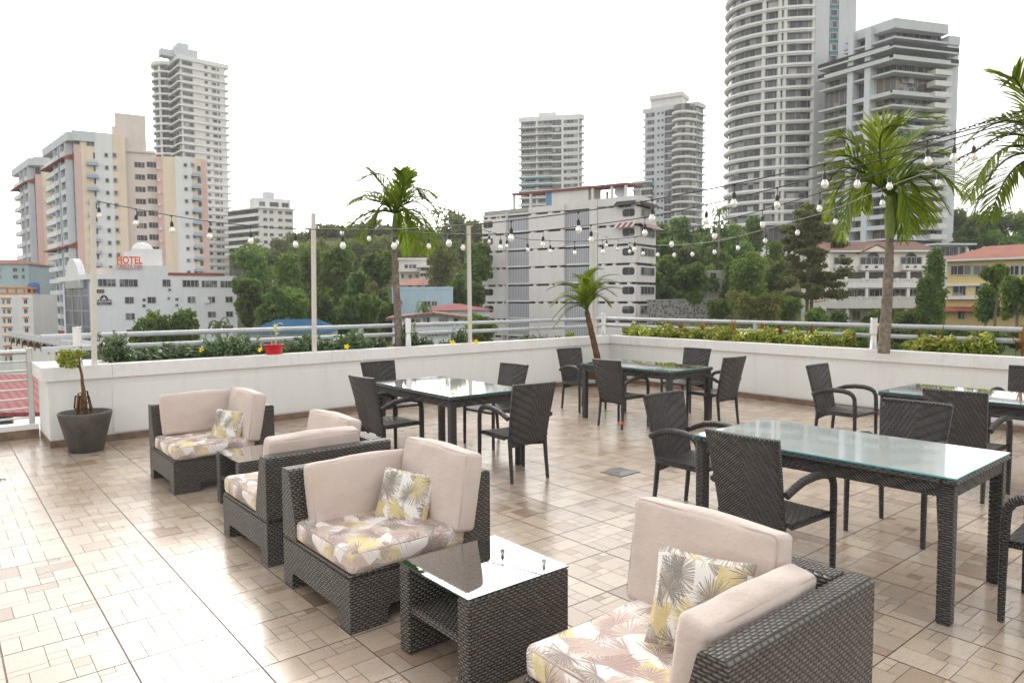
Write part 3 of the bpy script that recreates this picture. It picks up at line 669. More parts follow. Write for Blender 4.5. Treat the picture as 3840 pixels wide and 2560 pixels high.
class Face:
    """vertical plane through the ground point seen at column px, depth dep, running in direction ang (deg right of the view axis)"""
    def __init__(s,px,dep,ang,o=None):
        if o is None: q=atd(px,1120,dep); s.o=Vector((q.x,q.y))
        else: s.o=Vector(o)
        a=YAW+R(ang); s.d=Vector((math.sin(a),math.cos(a))); s.n=Vector((-s.d.y,s.d.x))
        if s.n.dot(-s.o)<0: s.n=-s.n
    def hit(s,px,py):
        r=ray(px,py); # o + u d = t r
        det=r.x*(-s.d.y)+r.y*s.d.x
        t=(s.o.x*(-s.d.y)+s.o.y*s.d.x)/det
        P=Vector((r.x*t,r.y*t)); return (P-s.o).dot(s.d), CAMH+r.z*t
    def u(s,px,py=1120): return s.hit(px,py)[0]
    def z(s,px,py): return s.hit(px,py)[1]
    def P(s,u,o=0): return s.o+s.d*u+s.n*o
    def box(s,mb,u0,u1,z0,z1,o0,o1,mi=0):
        if u0>u1: u0,u1=u1,u0
        pl=[s.P(u0,o0),s.P(u1,o0),s.P(u1,o1),s.P(u0,o1)]
        n=4; a=sum(pl[i].x*pl[(i+1)%n].y-pl[(i+1)%n].x*pl[i].y for i in range(n)); f0=abs(u1-u0)
        # custom uvs: metres along the face
        if a<0: pl=pl[::-1]
        vs=[(p.x,p.y,z0) for p in pl]+[(p.x,p.y,z1) for p in pl]
        fs=[(i,(i+1)%4,4+(i+1)%4,4+i) for i in range(4)]; uv=[]
        for f in fs:
            uv.append([((Vector(vs[i][:2])-s.o).dot(s.d)+(Vector(vs[i][:2])-s.o).dot(s.n),vs[i][2]) for i in f])
        mb.add(vs,fs,mi,False,uv); mb.add(vs,[(4,5,6,7),(3,2,1,0)],mi,False,[[(vs[i][0],vs[i][1]) for i in (4,5,6,7)],[(vs[i][0],vs[i][1]) for i in (3,2,1,0)]])
    def pbox(s,mb,px0,px1,py0,py1,o0,o1,mi=0,ref=None):
        u0,z1=s.hit(px0,py0 if ref is None else ref[0]); u1=s.u(px1,py0); z0=s.z((px0+px1)/2,py1); z1=s.z((px0+px1)/2,py0)
        s.box(mb,u0,u1,z0,z1,o0,o1,mi)
    def quad(s,mb,pts,mi=0,o=0):
        """polygon on the face from (u,z) list"""
        P=[s.P(u,o) for u,z in pts]; vs=[(p.x,p.y,z) for p,(u,z) in zip(P,pts)]; 
        mb.add(vs,[tuple(range(len(vs)))],mi,False,[[(u,z) for u,z in pts]])
class Bld:
    def __init__(s,name,label,cat,face,group=None):
        s.loc=Vector((face.o.x,face.o.y,gh(face.o.x,face.o.y))); s.e=empty(name,s.loc,0,label,cat,group); s.win=[]; s.f=face
    def add(s,mb,name,mats,parent=None):
        lo=s.loc
        mb.v=[(v[0]-lo.x,v[1]-lo.y,v[2]-lo.z) for v in mb.v]
        return mb.build(name,mats,parent or s.e)
    def window(s,face,u0,u1,z0,z1,o=0,glass='pane',frame=.09,name='window',proud=.05,mull=0):
        s.win.append((abs(u1-u0)*abs(z1-z0),face,u0,u1,z0,z1,o,glass,frame,name,proud,mull))
    def flush(s):
        names={}
        for w in s.win: names.setdefault((w[9],w[7]),[]).append(w)
        tot={}
        for (nm,gl),L in names.items():
            L.sort(key=lambda w:-w[0]); 
            k0=tot.get(nm,0); cap=max(0,98-k0); tot[nm]=k0+min(len(L),cap)
            for w in L[:cap]: s._mk([w],nm,gl)
            if L[cap:]: o=s._mk(L[cap:],nm,gl); o['kind']='stuff'
        s.win=[]
    def _mk(s,L,nm,gl):
        mb=MB()
        for _,f,u0,u1,z0,z1,o,_g,fr,_n,pr,mull in L:
            if u0>u1: u0,u1=u1,u0
            f.box(mb,u0,u1,z0,z1,o,o+pr,0)
            if fr:
                for a,b,c,d in ((u0-fr,u1+fr,z1,z1+fr),(u0-fr,u1+fr,z0-fr,z0),(u0-fr,u0,z0,z1),(u1,u1+fr,z0,z1)): f.box(mb,a,b,c,d,o,o+pr+.06,1)
            for k in range(1,mull):
                uc=u0+(u1-u0)*k/mull; f.box(mb,uc-.035,uc+.035,z0,z1,o+pr+.001,o+pr+.04,1)
        return s.add(mb,nm,[M[gl],M['frame']])
def block(b,face,u0,u1,z0,z1,depth,mat,name='wall'):
    mb=MB(); face.box(mb,u0,u1,z0,z1,-depth,0); return b.add(mb,name,M['f_'+mat])
# ---- pink and cream apartment block
def pink_block(px_c,dep,ang,px_r,px_l,full,label,ytop):
    f=Face(px_c,dep,ang); fl=Face(0,0,ang-106,o=f.o)
    b=Bld('apartment_block',label,'building',f,'pink and cream apartment blocks'); base=-13
    z=lambda px,py:f.z(px,py)
    fh=f.z(362,574)-f.z(362,621.3) if full else 47.3/F*dep*1.0
    U=f.u; zt=f.z(px_c,ytop)
    ur=U(px_r); ul=fl.u(px_l)
    seg=[(300,326,'pink',zt-2.1),(326,378,'cream',zt-2.1),(378,443,'white',z(400,500)),(443,491,'cream',z(465,510)),(491,604,'palepink',z(540,569)),(604,627,'pink',z(610,589)),(627,673,'cream',z(650,589)),(673,735,'white',z(700,590)),(735,770,'cream',z(745,596)),(770,790,'pink',z(780,600))] if full else [(px_c,px_c+26,'pink',zt-2.1),(px_c+26,px_r,'cream',zt-2.1)]
    for k,(a,c,m_,zz) in enumerate(seg):
        mb=MB(); o=0 if m_!='palepink' else -1.6; o+= .25 if m_=='white' else (.12 if m_=='cream' else 0)
        f.box(mb,U(a),U(c),base,zz,-11,o); b.add(mb,'wall',M['f_'+m_])
    mb=MB(); f.box(mb,-.3,U(378 if full else px_r),zt-2.1+.001,zt,-12,.5); b.add(mb,'roof_parapet',M['f_bluegrey'])
    # side wing
    mb=MB(); fl.box(mb,0.01,ul,base,zt-2.3,-8,-.3); b.add(mb,'side_wall',M['f_bluegrey'])
    mb=MB(); fl.box(mb,-.2,ul*1.02,zt-2.2,zt-.4,-9,1.2); b.add(mb,'roof_parapet',M['f_bluegrey'])
    n=int((zt-base)/fh)
    for k in range(n):
        z0=zt-2.6-(k+1)*fh+.2
        if z0<base+2: break
        inset=(k%9)
        # projecting balcony bays on the side wing
        for aa,cc_ in ((.08,.28),(.34,.54)):
            mb=MB(); fl.box(mb,ul*aa,ul*cc_,z0,z0+1.05,-.1,1.3); fl.box(mb,ul*aa,ul*(aa+.02),z0+1.05,z0+fh,-.1,1.25); fl.box(mb,ul*(cc_-.02),ul*cc_,z0+1.05,z0+fh,-.1,1.25); b.add(mb,'balcony',M['f_bluegrey'])
        mb=MB(); fl.box(mb,ul*.58,ul*.97,z0,z0+1.05,-.1,1.1); b.add(mb,'balcony',M['f_white'])
        for a,c in ((.13,.24),(.28,.38),(.42,.50),(.62,.72),(.78,.92)): b.window(fl,ul*a,ul*c,z0+1.15,z0+2.25,-.29,frame=0,proud=.12)
        if k in (1,8,15):
            q=MB(); zc=z0+fh-.3
            for a,c in ((.06,.30),(.32,.56),(.62,.98)):
                A=[fl.P(ul*a,2.0),fl.P(ul*c,2.0),fl.P(ul*c,-.3),fl.P(ul*a,-.3)]
                q.add([(A[0].x,A[0].y,zc-.2),(A[1].x,A[1].y,zc-.2),(A[2].x,A[2].y,zc+.9),(A[3].x,A[3].y,zc+.9),(A[0].x,A[0].y,zc-.35),(A[1].x,A[1].y,zc-.35),(A[2].x,A[2].y,zc-.35),(A[3].x,A[3].y,zc-.35)],[(0,1,2,3),(4,7,6,5),(0,4,5,1),(1,5,6,2),(3,7,4,0)],0)
            b.add(q,'tiled_canopy',M['roof_red'])
    def col(pxs,y0,y1,n,o,mull=2,fr=.08,nm='window'):
        for k in range(n):
            dz=-k*fh
            for a,c in pxs: b.window(f,U(a,y0),U(c,y0),f.z((a+c)/2,y1)+dz,f.z((a+c)/2,y0)+dz,o,mull=mull,frame=fr,name=nm)
    nr=int(n)-2
    if full:
        col([(350,364)],574,595,nr,.12,1); col([(394,403),(424,434)],577,589,nr,.25,1,.16); col([(504,542)],604,624,10,-1.6,3,.0); col([(550,602)],604,624,10,-1.6,4,0)
        col([(690,699),(717,726)],615,625,10,.25,1,.16); col([(740,751)],624,642,10,.12,1); b.window(f,U(302),U(323),z(312,542),z(312,515),0,mull=1); b.window(f,U(349),U(376),z(362,549),z(362,523),.12,mull=2)
        col([(288+16,310)],574,592,nr,.0,1)
        for (a,c,y0,y1,nn) in ((345,388,610,622,nr),(735,765,652,664,10)):
            for k in range(nn):
                mb=MB(); zz0,zz1=f.z(a,y1)-k*fh,f.z(a,y0)-k*fh; f.box(mb,U(a),U(c),zz0,zz1,.1,1.2); f.box(mb,U(a),U(c),zz1+.25,zz1+.32,1.1,1.17); b.add(mb,'balcony',M['f_bluecol'])
        for k in range(9):
            mb=MB(); f.box(mb,U(607),U(614),z(605,637)-k*fh,z(605,628)-k*fh,0,.6); b.add(mb,'air_conditioner',M['f_white'])
        mb=MB(); f.box(mb,U(455),U(570),z(500,569),z(500,424),-9,-1.4); b.add(mb,'stair_tower',M['f_palepink'])
        mb=MB(); f.box(mb,U(443),U(456),z(450,510),z(450,472),-8,-1.0); b.add(mb,'stair_tower',M['f_palepink'])
        mb=MB(); f.box(mb,U(491),U(604),z(540,569)+.0,z(540,560),-10,-1.2); b.add(mb,'roof_parapet',M['f_palepink'])
    else:
        o=.12; col([(px_c+40,px_c+52)],ytop+92,ytop+110,nr,o,1); b.window(f,U(px_c+2),U(px_c+22),zt-4.2,zt-2.4,0,mull=1)
        for k in range(nr):
            mb=MB(); zz=f.z(px_c+45,ytop+128)-k*fh; f.box(mb,U(px_c+36),U(px_c+66),zz,zz+.8,.1,1.2); b.add(mb,'balcony',M['f_bluecol'])
    b.flush(); return b
pink_block(300,150,62,790,206,True,'large pink and cream apartment block with red canopies, directly behind the hotel',492)
pink_block(152,178,62,215,86,False,'narrower pink and cream apartment tower at the left, partly behind the larger one',590)
# ---- hotel
f=Face(345,112,62); fl=Face(0,0,-44,o=f.o)
b=Bld('hotel_building','white hotel with an orange rooftop sign and a blue glass bay','building',f)
U=f.u; zr=f.z(700,1033); ur=U(888)
block(b,f,0,ur,-13,zr,13,'hotel'); ul=fl.u(236)
mb=MB(); fl.box(mb,.0,ul,-13,fl.z(290,1052),-9,-.02); b.add(mb,'side_wall',M['f_hotel'])
mb=MB(); fl.box(mb,-.3,ul*1.04,fl.z(290,1052),fl.z(290,1034),-9,.6); b.add(mb,'cornice',M['f_white'])
# arched gable over the bay
mb=MB(); c0,c1=fl.u(262),fl.u(318); zb,zt=fl.z(290,1052),fl.z(290,968); rr=abs(c0-c1)/2; uc=(c0+c1)/2; hs_=zt-rr-zb
pts=[(uc-rr,zb),(uc+rr,zb),(uc+rr,zb+hs_)]+[(uc+rr*math.cos(PI*k/12),zb+hs_+rr*math.sin(PI*k/12)) for k in range(1,12)]+[(uc-rr,zb+hs_)]
for o in (.65,-.4): fl.quad(mb,pts,0,o)
n=len(pts); P0=[fl.P(u,.65) for u,_ in pts]; P1=[fl.P(u,-.4) for u,_ in pts]
mb.add([(p.x,p.y,z) for p,(u,z) in zip(P0,pts)]+[(p.x,p.y,z) for p,(u,z) in zip(P1,pts)],[(i,(i+1)%n,n+(i+1)%n,n+i) for i in range(n)]); b.add(mb,'arched_gable',M['f_white'])
fhh=(fl.z(290,1052)+13)/7.2
for k in range(7):
    for a,c in ((.90,.64),(.62,.34),(.30,.08)):
        z1=fl.z(290,1054)-k*fhh; b.window(fl,ul*a,ul*c,z1-fhh+.12,z1,-.02,glass='pane_blue',frame=.06,proud=.08,mull=2,name='curtain_wall_panel')
mb=MB(); f.box(mb,U(433),U(633),zr,f.z(520,994),-10,0); b.add(mb,'raised_parapet',M['f_hotel'])
mb=MB(); f.box(mb,U(365),U(440),zr-.2,f.z(400,1003),-7,-2); b.add(mb,'roof_room',M['f_palepink'])
mb=MB(); f.box(mb,U(498),U(616),f.z(520,996),f.z(560,930),-8,-2.5); f.box(mb,U(470),U(500),f.z(520,996),f.z(480,938),-8,-3); b.add(mb,'roof_room',M['f_white'])
mb=MB(); q0=f.P((U(500)+U(584))/2,-5.5); rr=abs(U(584)-U(500))/2; zz=f.z(560,938)
mb.lathe([(rr,0),(rr,.3),(rr*.96,.7),(rr*.8,1.15),(rr*.5,1.5),(0,1.65)],24,(q0.x,q0.y,zz)); b.add(mb,'domed_tank',M['f_white'])
mb=MB(); f.box(mb,U(636),U(840),zr,zr+.45,-12,.15); b.add(mb,'roof_edge',M['roof_red'])
for a,c,y0,y1,m_ in [(368,433,1047,1073,4),(449,515,1048,1074,4),(610,638,1049,1074,2),(685,744,1051,1075,4),(757,813,1053,1076,4),(827,880,1054,1077,4),(469,500,1114,1137,2),(554,583,1114,1136,2),(704,731,1113,1134,2),(780,805,1113,1133,2),(846,871,1113,1133,2),(535,545,1120,1129,1),(535,545,1142,1151,1),(658,668,1118,1127,1),(658,668,1140,1149,1),(472,504,1175,1198,2),(556,580,1173,1195,2),(780,808,1169,1189,2),(848,872,1168,1187,2),(476,500,1236,1258,2),(850,873,1220,1240,2),(632,640,1083,1090,1),(629,636,1115,1122,1)]:
    uu=(U(a,y0),U(c,y0)); b.window(f,uu[0],uu[1],f.z((a+c)/2,y1),f.z((a+c)/2,y0),0,mull=m_,frame=.07,proud=.03)
mb=MB(); f.box(mb,U(768),U(784),f.z(775,1136),f.z(775,1124),0,.7); b.add(mb,'air_conditioner',M['f_white'])
b.flush()
def text(body,face,px0,px1,py0,py1,mat,parent,o,name='lettering',thick=.06,lines=None,bold=0):
    cu=bpy.data.curves.new('lettering','FONT'); cu.body=body; cu.extrude=thick/2; cu.offset=bold; cu.resolution_u=3
    ob=bpy.data.objects.new('tmp',cu); COL.objects.link(ob)
    dg=bpy.context.evaluated_depsgraph_get(); dg.update(); me=bpy.data.meshes.new_from_object(ob.evaluated_get(dg)); bpy.data.objects.remove(ob)
    xs=[v.co.x for v in me.vertices]; ys=[v.co.y for v in me.vertices]; x0,x1,y0,y1=min(xs),max(xs),min(ys),max(ys)
    u0=face.u(px0,py0); u1=face.u(px1,py0); z1=face.z((px0+px1)/2,py0); z0=face.z((px0+px1)/2,py1); 
    lo=parent.matrix_world.translation if parent else Vector((0,0,0))
    lo=Vector(parent.location)
    for v in me.vertices:
        u=u0+(u1-u0)*(v.co.x-x0)/(x1-x0); z=z0+(z1-z0)*(v.co.y-y0)/(y1-y0); P=face.P(u,o+v.co.z); v.co=(P.x-lo.x,P.y-lo.y,z-lo.z)
    me.materials.clear(); me.materials.append(mat); o_=bpy.data.objects.new(name,me); COL.objects.link(o_); o_.parent=parent; return o_
sg=empty('rooftop_sign',(*f.P(U(436),.4),f.z(436,1007)),0,'orange HOTEL letters above a smaller faded line on the hotel roof','sign')
mb=MB(); f.box(mb,U(437),U(534),f.z(480,1007.5),f.z(480,993),.30,.34); mb.v=[(v[0]-sg.location.x,v[1]-sg.location.y,v[2]-sg.location.z) for v in mb.v]; mb.build('board',M['f_hotel'],sg)
mb=MB(); 
for yy in (962,990): f.box(mb,U(437),U(533),f.z(480,yy+1.3),f.z(480,yy),.30,.36)
mb.v=[(v[0]-sg.location.x,v[1]-sg.location.y,v[2]-sg.location.z) for v in mb.v]; mb.build('bracket',M['sign_orange'],sg)
text('HOTEL',f,437,534,962,990,M['sign_orange'],sg,.45,bold=.03)
text('CRESTA INN',f,438,532,993,1006,M['sign_red'],sg,.38)
s2=empty('wall_sign',(*f.P(U(368),.02),f.z(380,1142)),0,'black CRESTA INN sign with round emblem on the hotel wall','sign')
mb=MB(); f.box(mb,U(362),U(418),f.z(390,1142),f.z(390,1124),.02,.16); uc=(U(368)+U(412))/2; rr=abs(U(412)-U(368))*.36; zb=f.z(390,1124)
pts=[(uc+rr*math.cos(PI*k/14),zb+rr*1.3*math.sin(PI*k/14)) for k in range(15)]
f.quad(mb,pts,0,.16)
mb.v=[(v[0]-s2.location.x,v[1]-s2.location.y,v[2]-s2.location.z) for v in mb.v]; mb.build('board',M['sign_black'],s2)
mb=MB(); pts=[(-.55,.1),(-.5,.3),(-.15,.38),(-.02,.85),(.12,.95),(.1,.55),(.3,.35),(.55,.3),(.5,.1)]; f.quad(mb,[(uc+a*rr,zb+b_*rr) for a,b_ in pts],0,.19); mb.v=[(v[0]-s2.location.x,v[1]-s2.location.y,v[2]-s2.location.z) for v in mb.v]; mb.build('emblem',M['sign_white'],s2)
text('CRESTA INN',f,364,416,1126,1134,M['sign_white'],s2,.2,bold=.01); text('* * PANAMA * *',f,367,413,1136.5,1140,M['sign_white'],s2,.2)
s3=empty('wall_sign',(*f.P(U(366),.02),f.z(380,1098)),0,'small black sign with gold HOTEL lettering on the hotel wall','sign')
mb=MB(); f.box(mb,U(362),U(392),f.z(378,1098),f.z(378,1085),.02,.12); mb.v=[(v[0]-s3.location.x,v[1]-s3.location.y,v[2]-s3.location.z) for v in mb.v]; mb.build('board',M['sign_black'],s3)
text('HOTEL',f,368,390,1088,1094.5,M['sign_gold'],s3,.14,bold=.01)
# ---- generic banded tower
def tower(name,label,px_c,dep,angr,px_r,angl,px_l,ytop,fh_px,mat='white',glass='pane_t',base=0,band=1.0,out=.9,cut=None,roofh=1.6,group='high rise apartment towers'):
    f=Face(px_c,dep,angr); fl=Face(0,0,angl,o=f.o); b=Bld(name,label,'tower',f,group)
    zt=f.z(px_c,ytop); fh=fh_px/F*dep; U=f.u(px_r); L=fl.u(px_l)
    mb=MB(); A=f.P(0,-.4); q=[f.P(U,-.05),f.P(0,-.05),fl.P(L,-.05),f.P(U,-.05)+fl.d*L]
    ctr=(q[0]+q[1]+q[2]+q[3])/4; q=[ctr+(p-ctr)*.965 for p in q]
    mb.prism(q,base,zt-roofh,0,1)
    b.add(mb,'core',[M[glass],M['f_'+mat]])
    n=int((zt-base)/fh)
    for k in range(n+1):
        z0=zt-roofh-k*fh
        if z0<base: break
        mb=MB(); 
        Q=[f.P(U+out*.3,0),f.P(0,0),fl.P(L+out*.3,0),f.P(U,0)+fl.d*L]; ct=(Q[0]+Q[1]+Q[2]+Q[3])/4
        Q=[ct+(p-ct)*(1+out/12) for p in Q]; mb.prism(Q,z0-(.0 if k else 0),z0+(band if k else roofh))
        b.add(mb,'balcony_band' if k else 'roof_slab',M['f_'+mat])
    return b,f,fl,zt,fh,U,L
# left tall tower
b,f,fl,zt,fh,U,L=tower('residential_tower','tall pale tower with rounded dark balconies, behind the pink apartment block',700,265,48,872,-42,660,212,27.8,band=.5,base=-2)
Pm=fl.P(fl.u(648),-1.5); n=int((zt+5)/fh)
mb=MB(); mb.lathe([(5.6,-2),(5.6,zt-1.8)],20,(Pm.x,Pm.y,0)); b.add(mb,'round_wing',M['pane'])
for k in range(n):
    z0=zt-1.2-k*fh
    if z0<5: break
    mb=MB(); mb.lathe([(0,0),(6.3,0),(6.4,.15),(6.4,.75 if k else 1.6),(6.2,.75 if k else 1.7),(0,.6 if k else 1.9)],22,(Pm.x,Pm.y,z0)); b.add(mb,'balcony_ring',M['f_white'])
mb=MB()
for a in (-.3,.9): 
    w_=Pm+f.n*5.9*math.cos(a)-f.d*5.9*math.sin(a); mb.box(w_.x-.35,w_.x+.35,w_.y-.35,w_.y+.35,-2,zt-1.5)
b.add(mb,'column',M['f_white'])
for k in range(n-3):
    zz=zt-1.6-k*fh
    mb=MB(); f.box(mb,U*.02,U*.98,zz-fh+.55,zz,-.9,.02); b.add(mb,'wall',M['f_offwhite'])
    b.window(f,U*.06,U*.27,zz-fh+1.2,zz-.3,.03,glass='pane_t',mull=3)
    for a,c in ((.53,.59),(.68,.77),(.80,.84)): b.window(f,U*a,U*c,zz-fh+1.35,zz-.45,.03,frame=.05,glass='pane_t')
b.flush()
mb=MB(); f.box(mb,U*-.05,U*.42,zt,zt+3.2,-9,-1); f.box(mb,U*-.28,U*-.051,zt,zt+2.5,-8,-4); f.box(mb,U*.03,U*.25,zt+3.2,zt+5.2,-8,-2); b.add(mb,'penthouse',M['f_bluegrey'])
# middle tower above the white apartment block
b,f,fl,zt,fh,U,L=tower('residential_tower','pale balconied tower rising behind the red roof canopy of the white block',2176,292,30,2187,-78,1952,427,26.0,band=.75,base=0,out=.5,roofh=1.9)
for k in range(14):
    zz=zt-1.9-k*fh
    a0,a1=L*.46,L*.0
    mb=MB(); fl.box(mb,L*.02,L*.31,zz-fh+.3,zz,-1.2,.35); b.add(mb,'wall',M['f_white'])
    b.window(fl,L*.04,L*.27,zz-fh+1.25,zz-.35,.36,glass='pane_t',mull=4,frame=.05)
    b.window(fl,L*.34,L*.44,zz-fh+1.2,zz-.4,.1,glass='pane_t',mull=2,frame=.05)
    mb=MB(); fl.box(mb,L*.47,L*1.02,zz-fh-.12,zz-fh+.12,-.3,1.9); fl.box(mb,L*.47,L*1.02,zz-fh+.85,zz-fh+.95,1.78,1.88)
    for q in range(12): fl.box(mb,L*(.47+.55*q/11)-.12,L*(.47+.55*q/11)+.12,zz-fh+.1,zz-fh+.86,1.78,1.88)
    fl.box(mb,L*.7,L*.73,zz-fh,zz,-.3,.1); b.add(mb,'balcony',M['f_white'])
    if k in (8,9): mb=MB(); fl.box(mb,L*.46,L*1.0,zz-.9,zz-.1,1.3,1.95); b.add(mb,'awning',M['teal'])
b.flush()
mb=MB(); fl.box(mb,L*.42,L*.70,zt,zt+1.9,-8,-2); b.add(mb,'penthouse',M['f_offwhite'])
# right-middle tower
b,f,fl,zt,fh,U,L=tower('residential_tower','slender grey glazed tower between the white block and the round tower',2606,272,42,2634,-60,2412,378,27.3,mat='bluegrey',band=.55,base=0,out=.5)
for k in range(20):
    zz=zt-1.6-k*fh
    mb=MB(); fl.box(mb,L*.60,L*.99,zz-fh+.3,zz,-.8,.1); b.add(mb,'wall',M['f_bluegrey'])
    b.window(fl,L*.80,L*.95,zz-fh+1.,zz-.3,.12,glass='pane_t',mull=3,frame=.04)
    for a,c in ((.62,.66),(.70,.74)): b.window(fl,L*a,L*c,zz-fh+1.5,zz-.45,.12,frame=.04,glass='pane')
    mb=MB(); 
    PP=fl.P(L*.22,-1.0); mb.lathe([(0,0),(5.7,0),(5.75,.95),(0,.95)],18,(PP.x,PP.y,zz-fh-.15),sx=1.05,sy=.8); b.add(mb,'curved_balcony',M['f_offwhite'])
b.flush()
mb=MB(); PP=fl.P(L*.22,-1.0); mb.lathe([(5.0,0),(5.0,zt-1)],18,(PP.x,PP.y,0),sx=1.05,sy=.8); b.add(mb,'curved_bay',M['pane_t'])
mb=MB(); fl.box(mb,L*.3,L*.9,zt,zt+3.4,-9,-1.5); fl.box(mb,L*.28,L*.92,zt+3.4,zt+5.0,-10,-.8); b.add(mb,'penthouse',M['f_offwhite'])
mb=MB(); fl.box(mb,L*.82,L*1.18,0,fl.z(2420,690),-9,1.5); b.add(mb,'lower_wing',M['pane_t'])
for k in range(9):
    mb=MB(); zz=fl.z(2420,688)-k*fh; fl.box(mb,L*.81,L*1.2,zz,zz+.8,-9.2,2.1); b.add(mb,'balcony_band',M['f_bluegrey'])
# ---- round tower
dep=190; f=Face(3055,dep,88); b=Bld('round_tower','very tall curved white tower cut off by the top of the picture','tower',f,'high rise apartment towers')
lat=(3055-2772)/F*dep; bd=13.; ctr=f.P(0,-bd)
def ell(s,n=40):
    out=[]
    for k in range(n+1):
        a=PI/2+(PI*.95)*k/n
        out.append(ctr+f.d*(math.cos(a)*lat*s)+f.n*(math.sin(a)*bd*(1+(s-1)*lat/bd)))
    return out
um=f.u(3086); 
def planp(s):
    e=ell(s); return [f.P(um,(s-1)*lat)]+e+[ctr+f.d*um-f.n*bd*.9]
fh=41.2/F*dep; z_b=f.z(3000,838)
mb=MB(); mb.prism(planp(.955),z_b,f.z(3000,-260),0,1); core=b.add(mb,'glazing',[M['pane_t'],M['f_white']])
for k in range(27):
    z0=z_b+k*fh-.2
    mb=MB(); mb.prism(planp(1.0),z0,z0+1.0); mb.prism(planp(1.012),z0+.35,z0+.55); b.add(mb,'balcony_band',M['f_white'])
mb=MB()
for px in (2806,2850,2913,2930,3034):
    # pillars on the curve
    best=min(ell(.975),key=lambda p:abs(1920+F*p.dot(Vector((RT.x,RT.y)))/p.dot(Vector((FW.x,FW.y)))-px)); r=.55; mb.prism([best+Vector((r*math.cos(a*PI/3),r*math.sin(a*PI/3))) for a in range(6)],z_b,f.z(3000,-260))
b.add(mb,'column',M['f_offwhite'])
mb=MB(); f.box(mb,f.u(3036),um,z_b,f.z(3000,-260),-2,.3); b.add(mb,'screen_wall',M['f_grey'])
mb=MB(); f.box(mb,um,f.u(3124),z_b-8,f.z(3000,-260),-20,-.6); b.add(mb,'teal_strip',M['teal'])
for k in range(27): b.window(f,f.u(3097),f.u(3119),z_b+k*fh+1.0,z_b+k*fh+2.5,-.6,glass='pane_t',mull=1,frame=.25)
b.flush()
mb=MB(); f.box(mb,f.u(3124),f.u(3188),z_b-8,f.z(3000,-250),-22,-.3); b.add(mb,'plain_wall',M['f_grey'])
mb=MB(); mb.prism(planp(.93),z_b-5.5,z_b-.3); b.add(mb,'lobby_glazing',M['pane'])
mb=MB(); mb.prism(planp(1.06),3,z_b-5.5); b.add(mb,'podium',M['f_white'])
mb=MB(); f.box(mb,f.u(2850),f.u(2975),z_b-12.4,z_b-11.2,4.2,5.4); b.add(mb,'podium_opening',M['darkroom'])
# ---- right tower
f=Face(3328,167,74); fl=Face(0,0,-33,o=f.o); b=Bld('stepped_tower','broad grey tower with deep terraces directly behind the tall right palm','tower',f,'high rise apartment towers')
zt=f.z(3328,66); U=f.u(3520); Ue=f.u(3562); L=fl.u(3150); L2=fl.u(3066); fh=40.5/F*167; base=3
pr=lambda s,l,z0,z1,mat,nm: None
mb=MB(); Q=[f.P(U,-1.3),f.P(0,0)-f.n*1.3-fl.n*1.3,fl.P(L2,-1.3),f.P(U,0)+fl.d*L2]; mb.prism(Q,base,fl.z(3100,236),0,1); b.add(mb,'glazing',[M['pane_b'],M['f_grey']])
Q=[f.P(U,-1.6),f.P(0,0)-f.n*1.6-fl.n*1.6,fl.P(L,-1.6),f.P(U,0)+fl.d*L]; mb=MB(); mb.prism(Q,fl.z(3100,238),zt-1,0,1); b.add(mb,'glazing',[M['pane_t'],M['f_grey']])
mb=MB(); f.box(mb,U,Ue,base,zt-4,-18,.3); b.add(mb,'side_wall',M['f_bluegrey'])
mb=MB(); f.box(mb,-.5,U*1.0,zt-2.2,zt,-16,.4); fl.box(mb,0,L,zt-2.21,zt-.01,-14,.4); b.add(mb,'roof_parapet',M['f_grey'])
mb=MB(); f.box(mb,U,U*1.22,zt-4.6,zt-2.6,-15,.6); b.add(mb,'roof_parapet',M['f_grey'])
nfl=int((zt-base)/fh)
for k in range(1,nfl):
    z0=zt-2.2-k*fh
    big=k in (2,3); void=k in (4,); o=2.0 if big else (1.0 if k%3 else 1.35)
    l=L if z0>fl.z(3100,236) else L2
    if k==5: continue
    mb=MB(); f.box(mb,-o,U+(1.8 if big else -.6),z0,z0+.42,-2,o); f.box(mb,-.01,.0,z0,z0+.1,0,.1); fl.box(mb,0,l,z0+.001,z0+.421,-2,o)
    if k%3==0: f.box(mb,-o,U*(.95 if k%2 else .62),z0+.42,z0+.95,o-.15,o)
    if k%3!=1: fl.box(mb,0.02,l*(.9 if k%2 else .55),z0+.42,z0+.95,o-.15,o)
    b.add(mb,'terrace_slab',M['f_grey'])
    if big: mb=MB(); f.box(mb,-o,U+1.8,z0+.42,z0+1.4,o-.2,o-.1); fl.box(mb,0,l,z0+.42,z0+1.4,o-.2,o-.1); b.add(mb,'tinted_balustrade',M['blackblue'])
for a in (.46,.82):
    mb=MB(); fl.box(mb,L*a-.7,L*a+.7,base,zt-.5,-2,1.45); b.add(mb,'pier',M['f_bluegrey'])
for k in range(4,nfl,1):
    z0=zt-2.2-k*fh; mb=MB(); f.box(mb,U*.70,U*1.02,z0+.3,z0+1.5,-1,1.5); b.add(mb,'corner_balcony',M['f_offwhite'])
    b.window(f,U*.25,U*.5,z0+1.2,z0+2.6,-1.29,glass='pane_t',mull=3)
for k in range(nfl-11,nfl+1):
    z0=zt-2.2-k*fh; mb=MB(); f.box(mb,U*.04,U*.98,z0+.0,z0+1.3,-1.2,.2); b.add(mb,'spandrel',M['f_bluegrey'])
    for a,c in ((.06,.2),(.22,.44),(.50,.68),(.72,.95)): b.window(f,U*a,U*c,z0+1.4,z0+2.7,-1.28,glass='pane',mull=2)
b.flush()
mb=MB(); A_=f.P(U*.1,-5); mb.box(A_.x-.06,A_.x+.06,A_.y-.06,A_.y+.06,zt,zt+9); b.add(mb,'antenna',M['f_grey'])
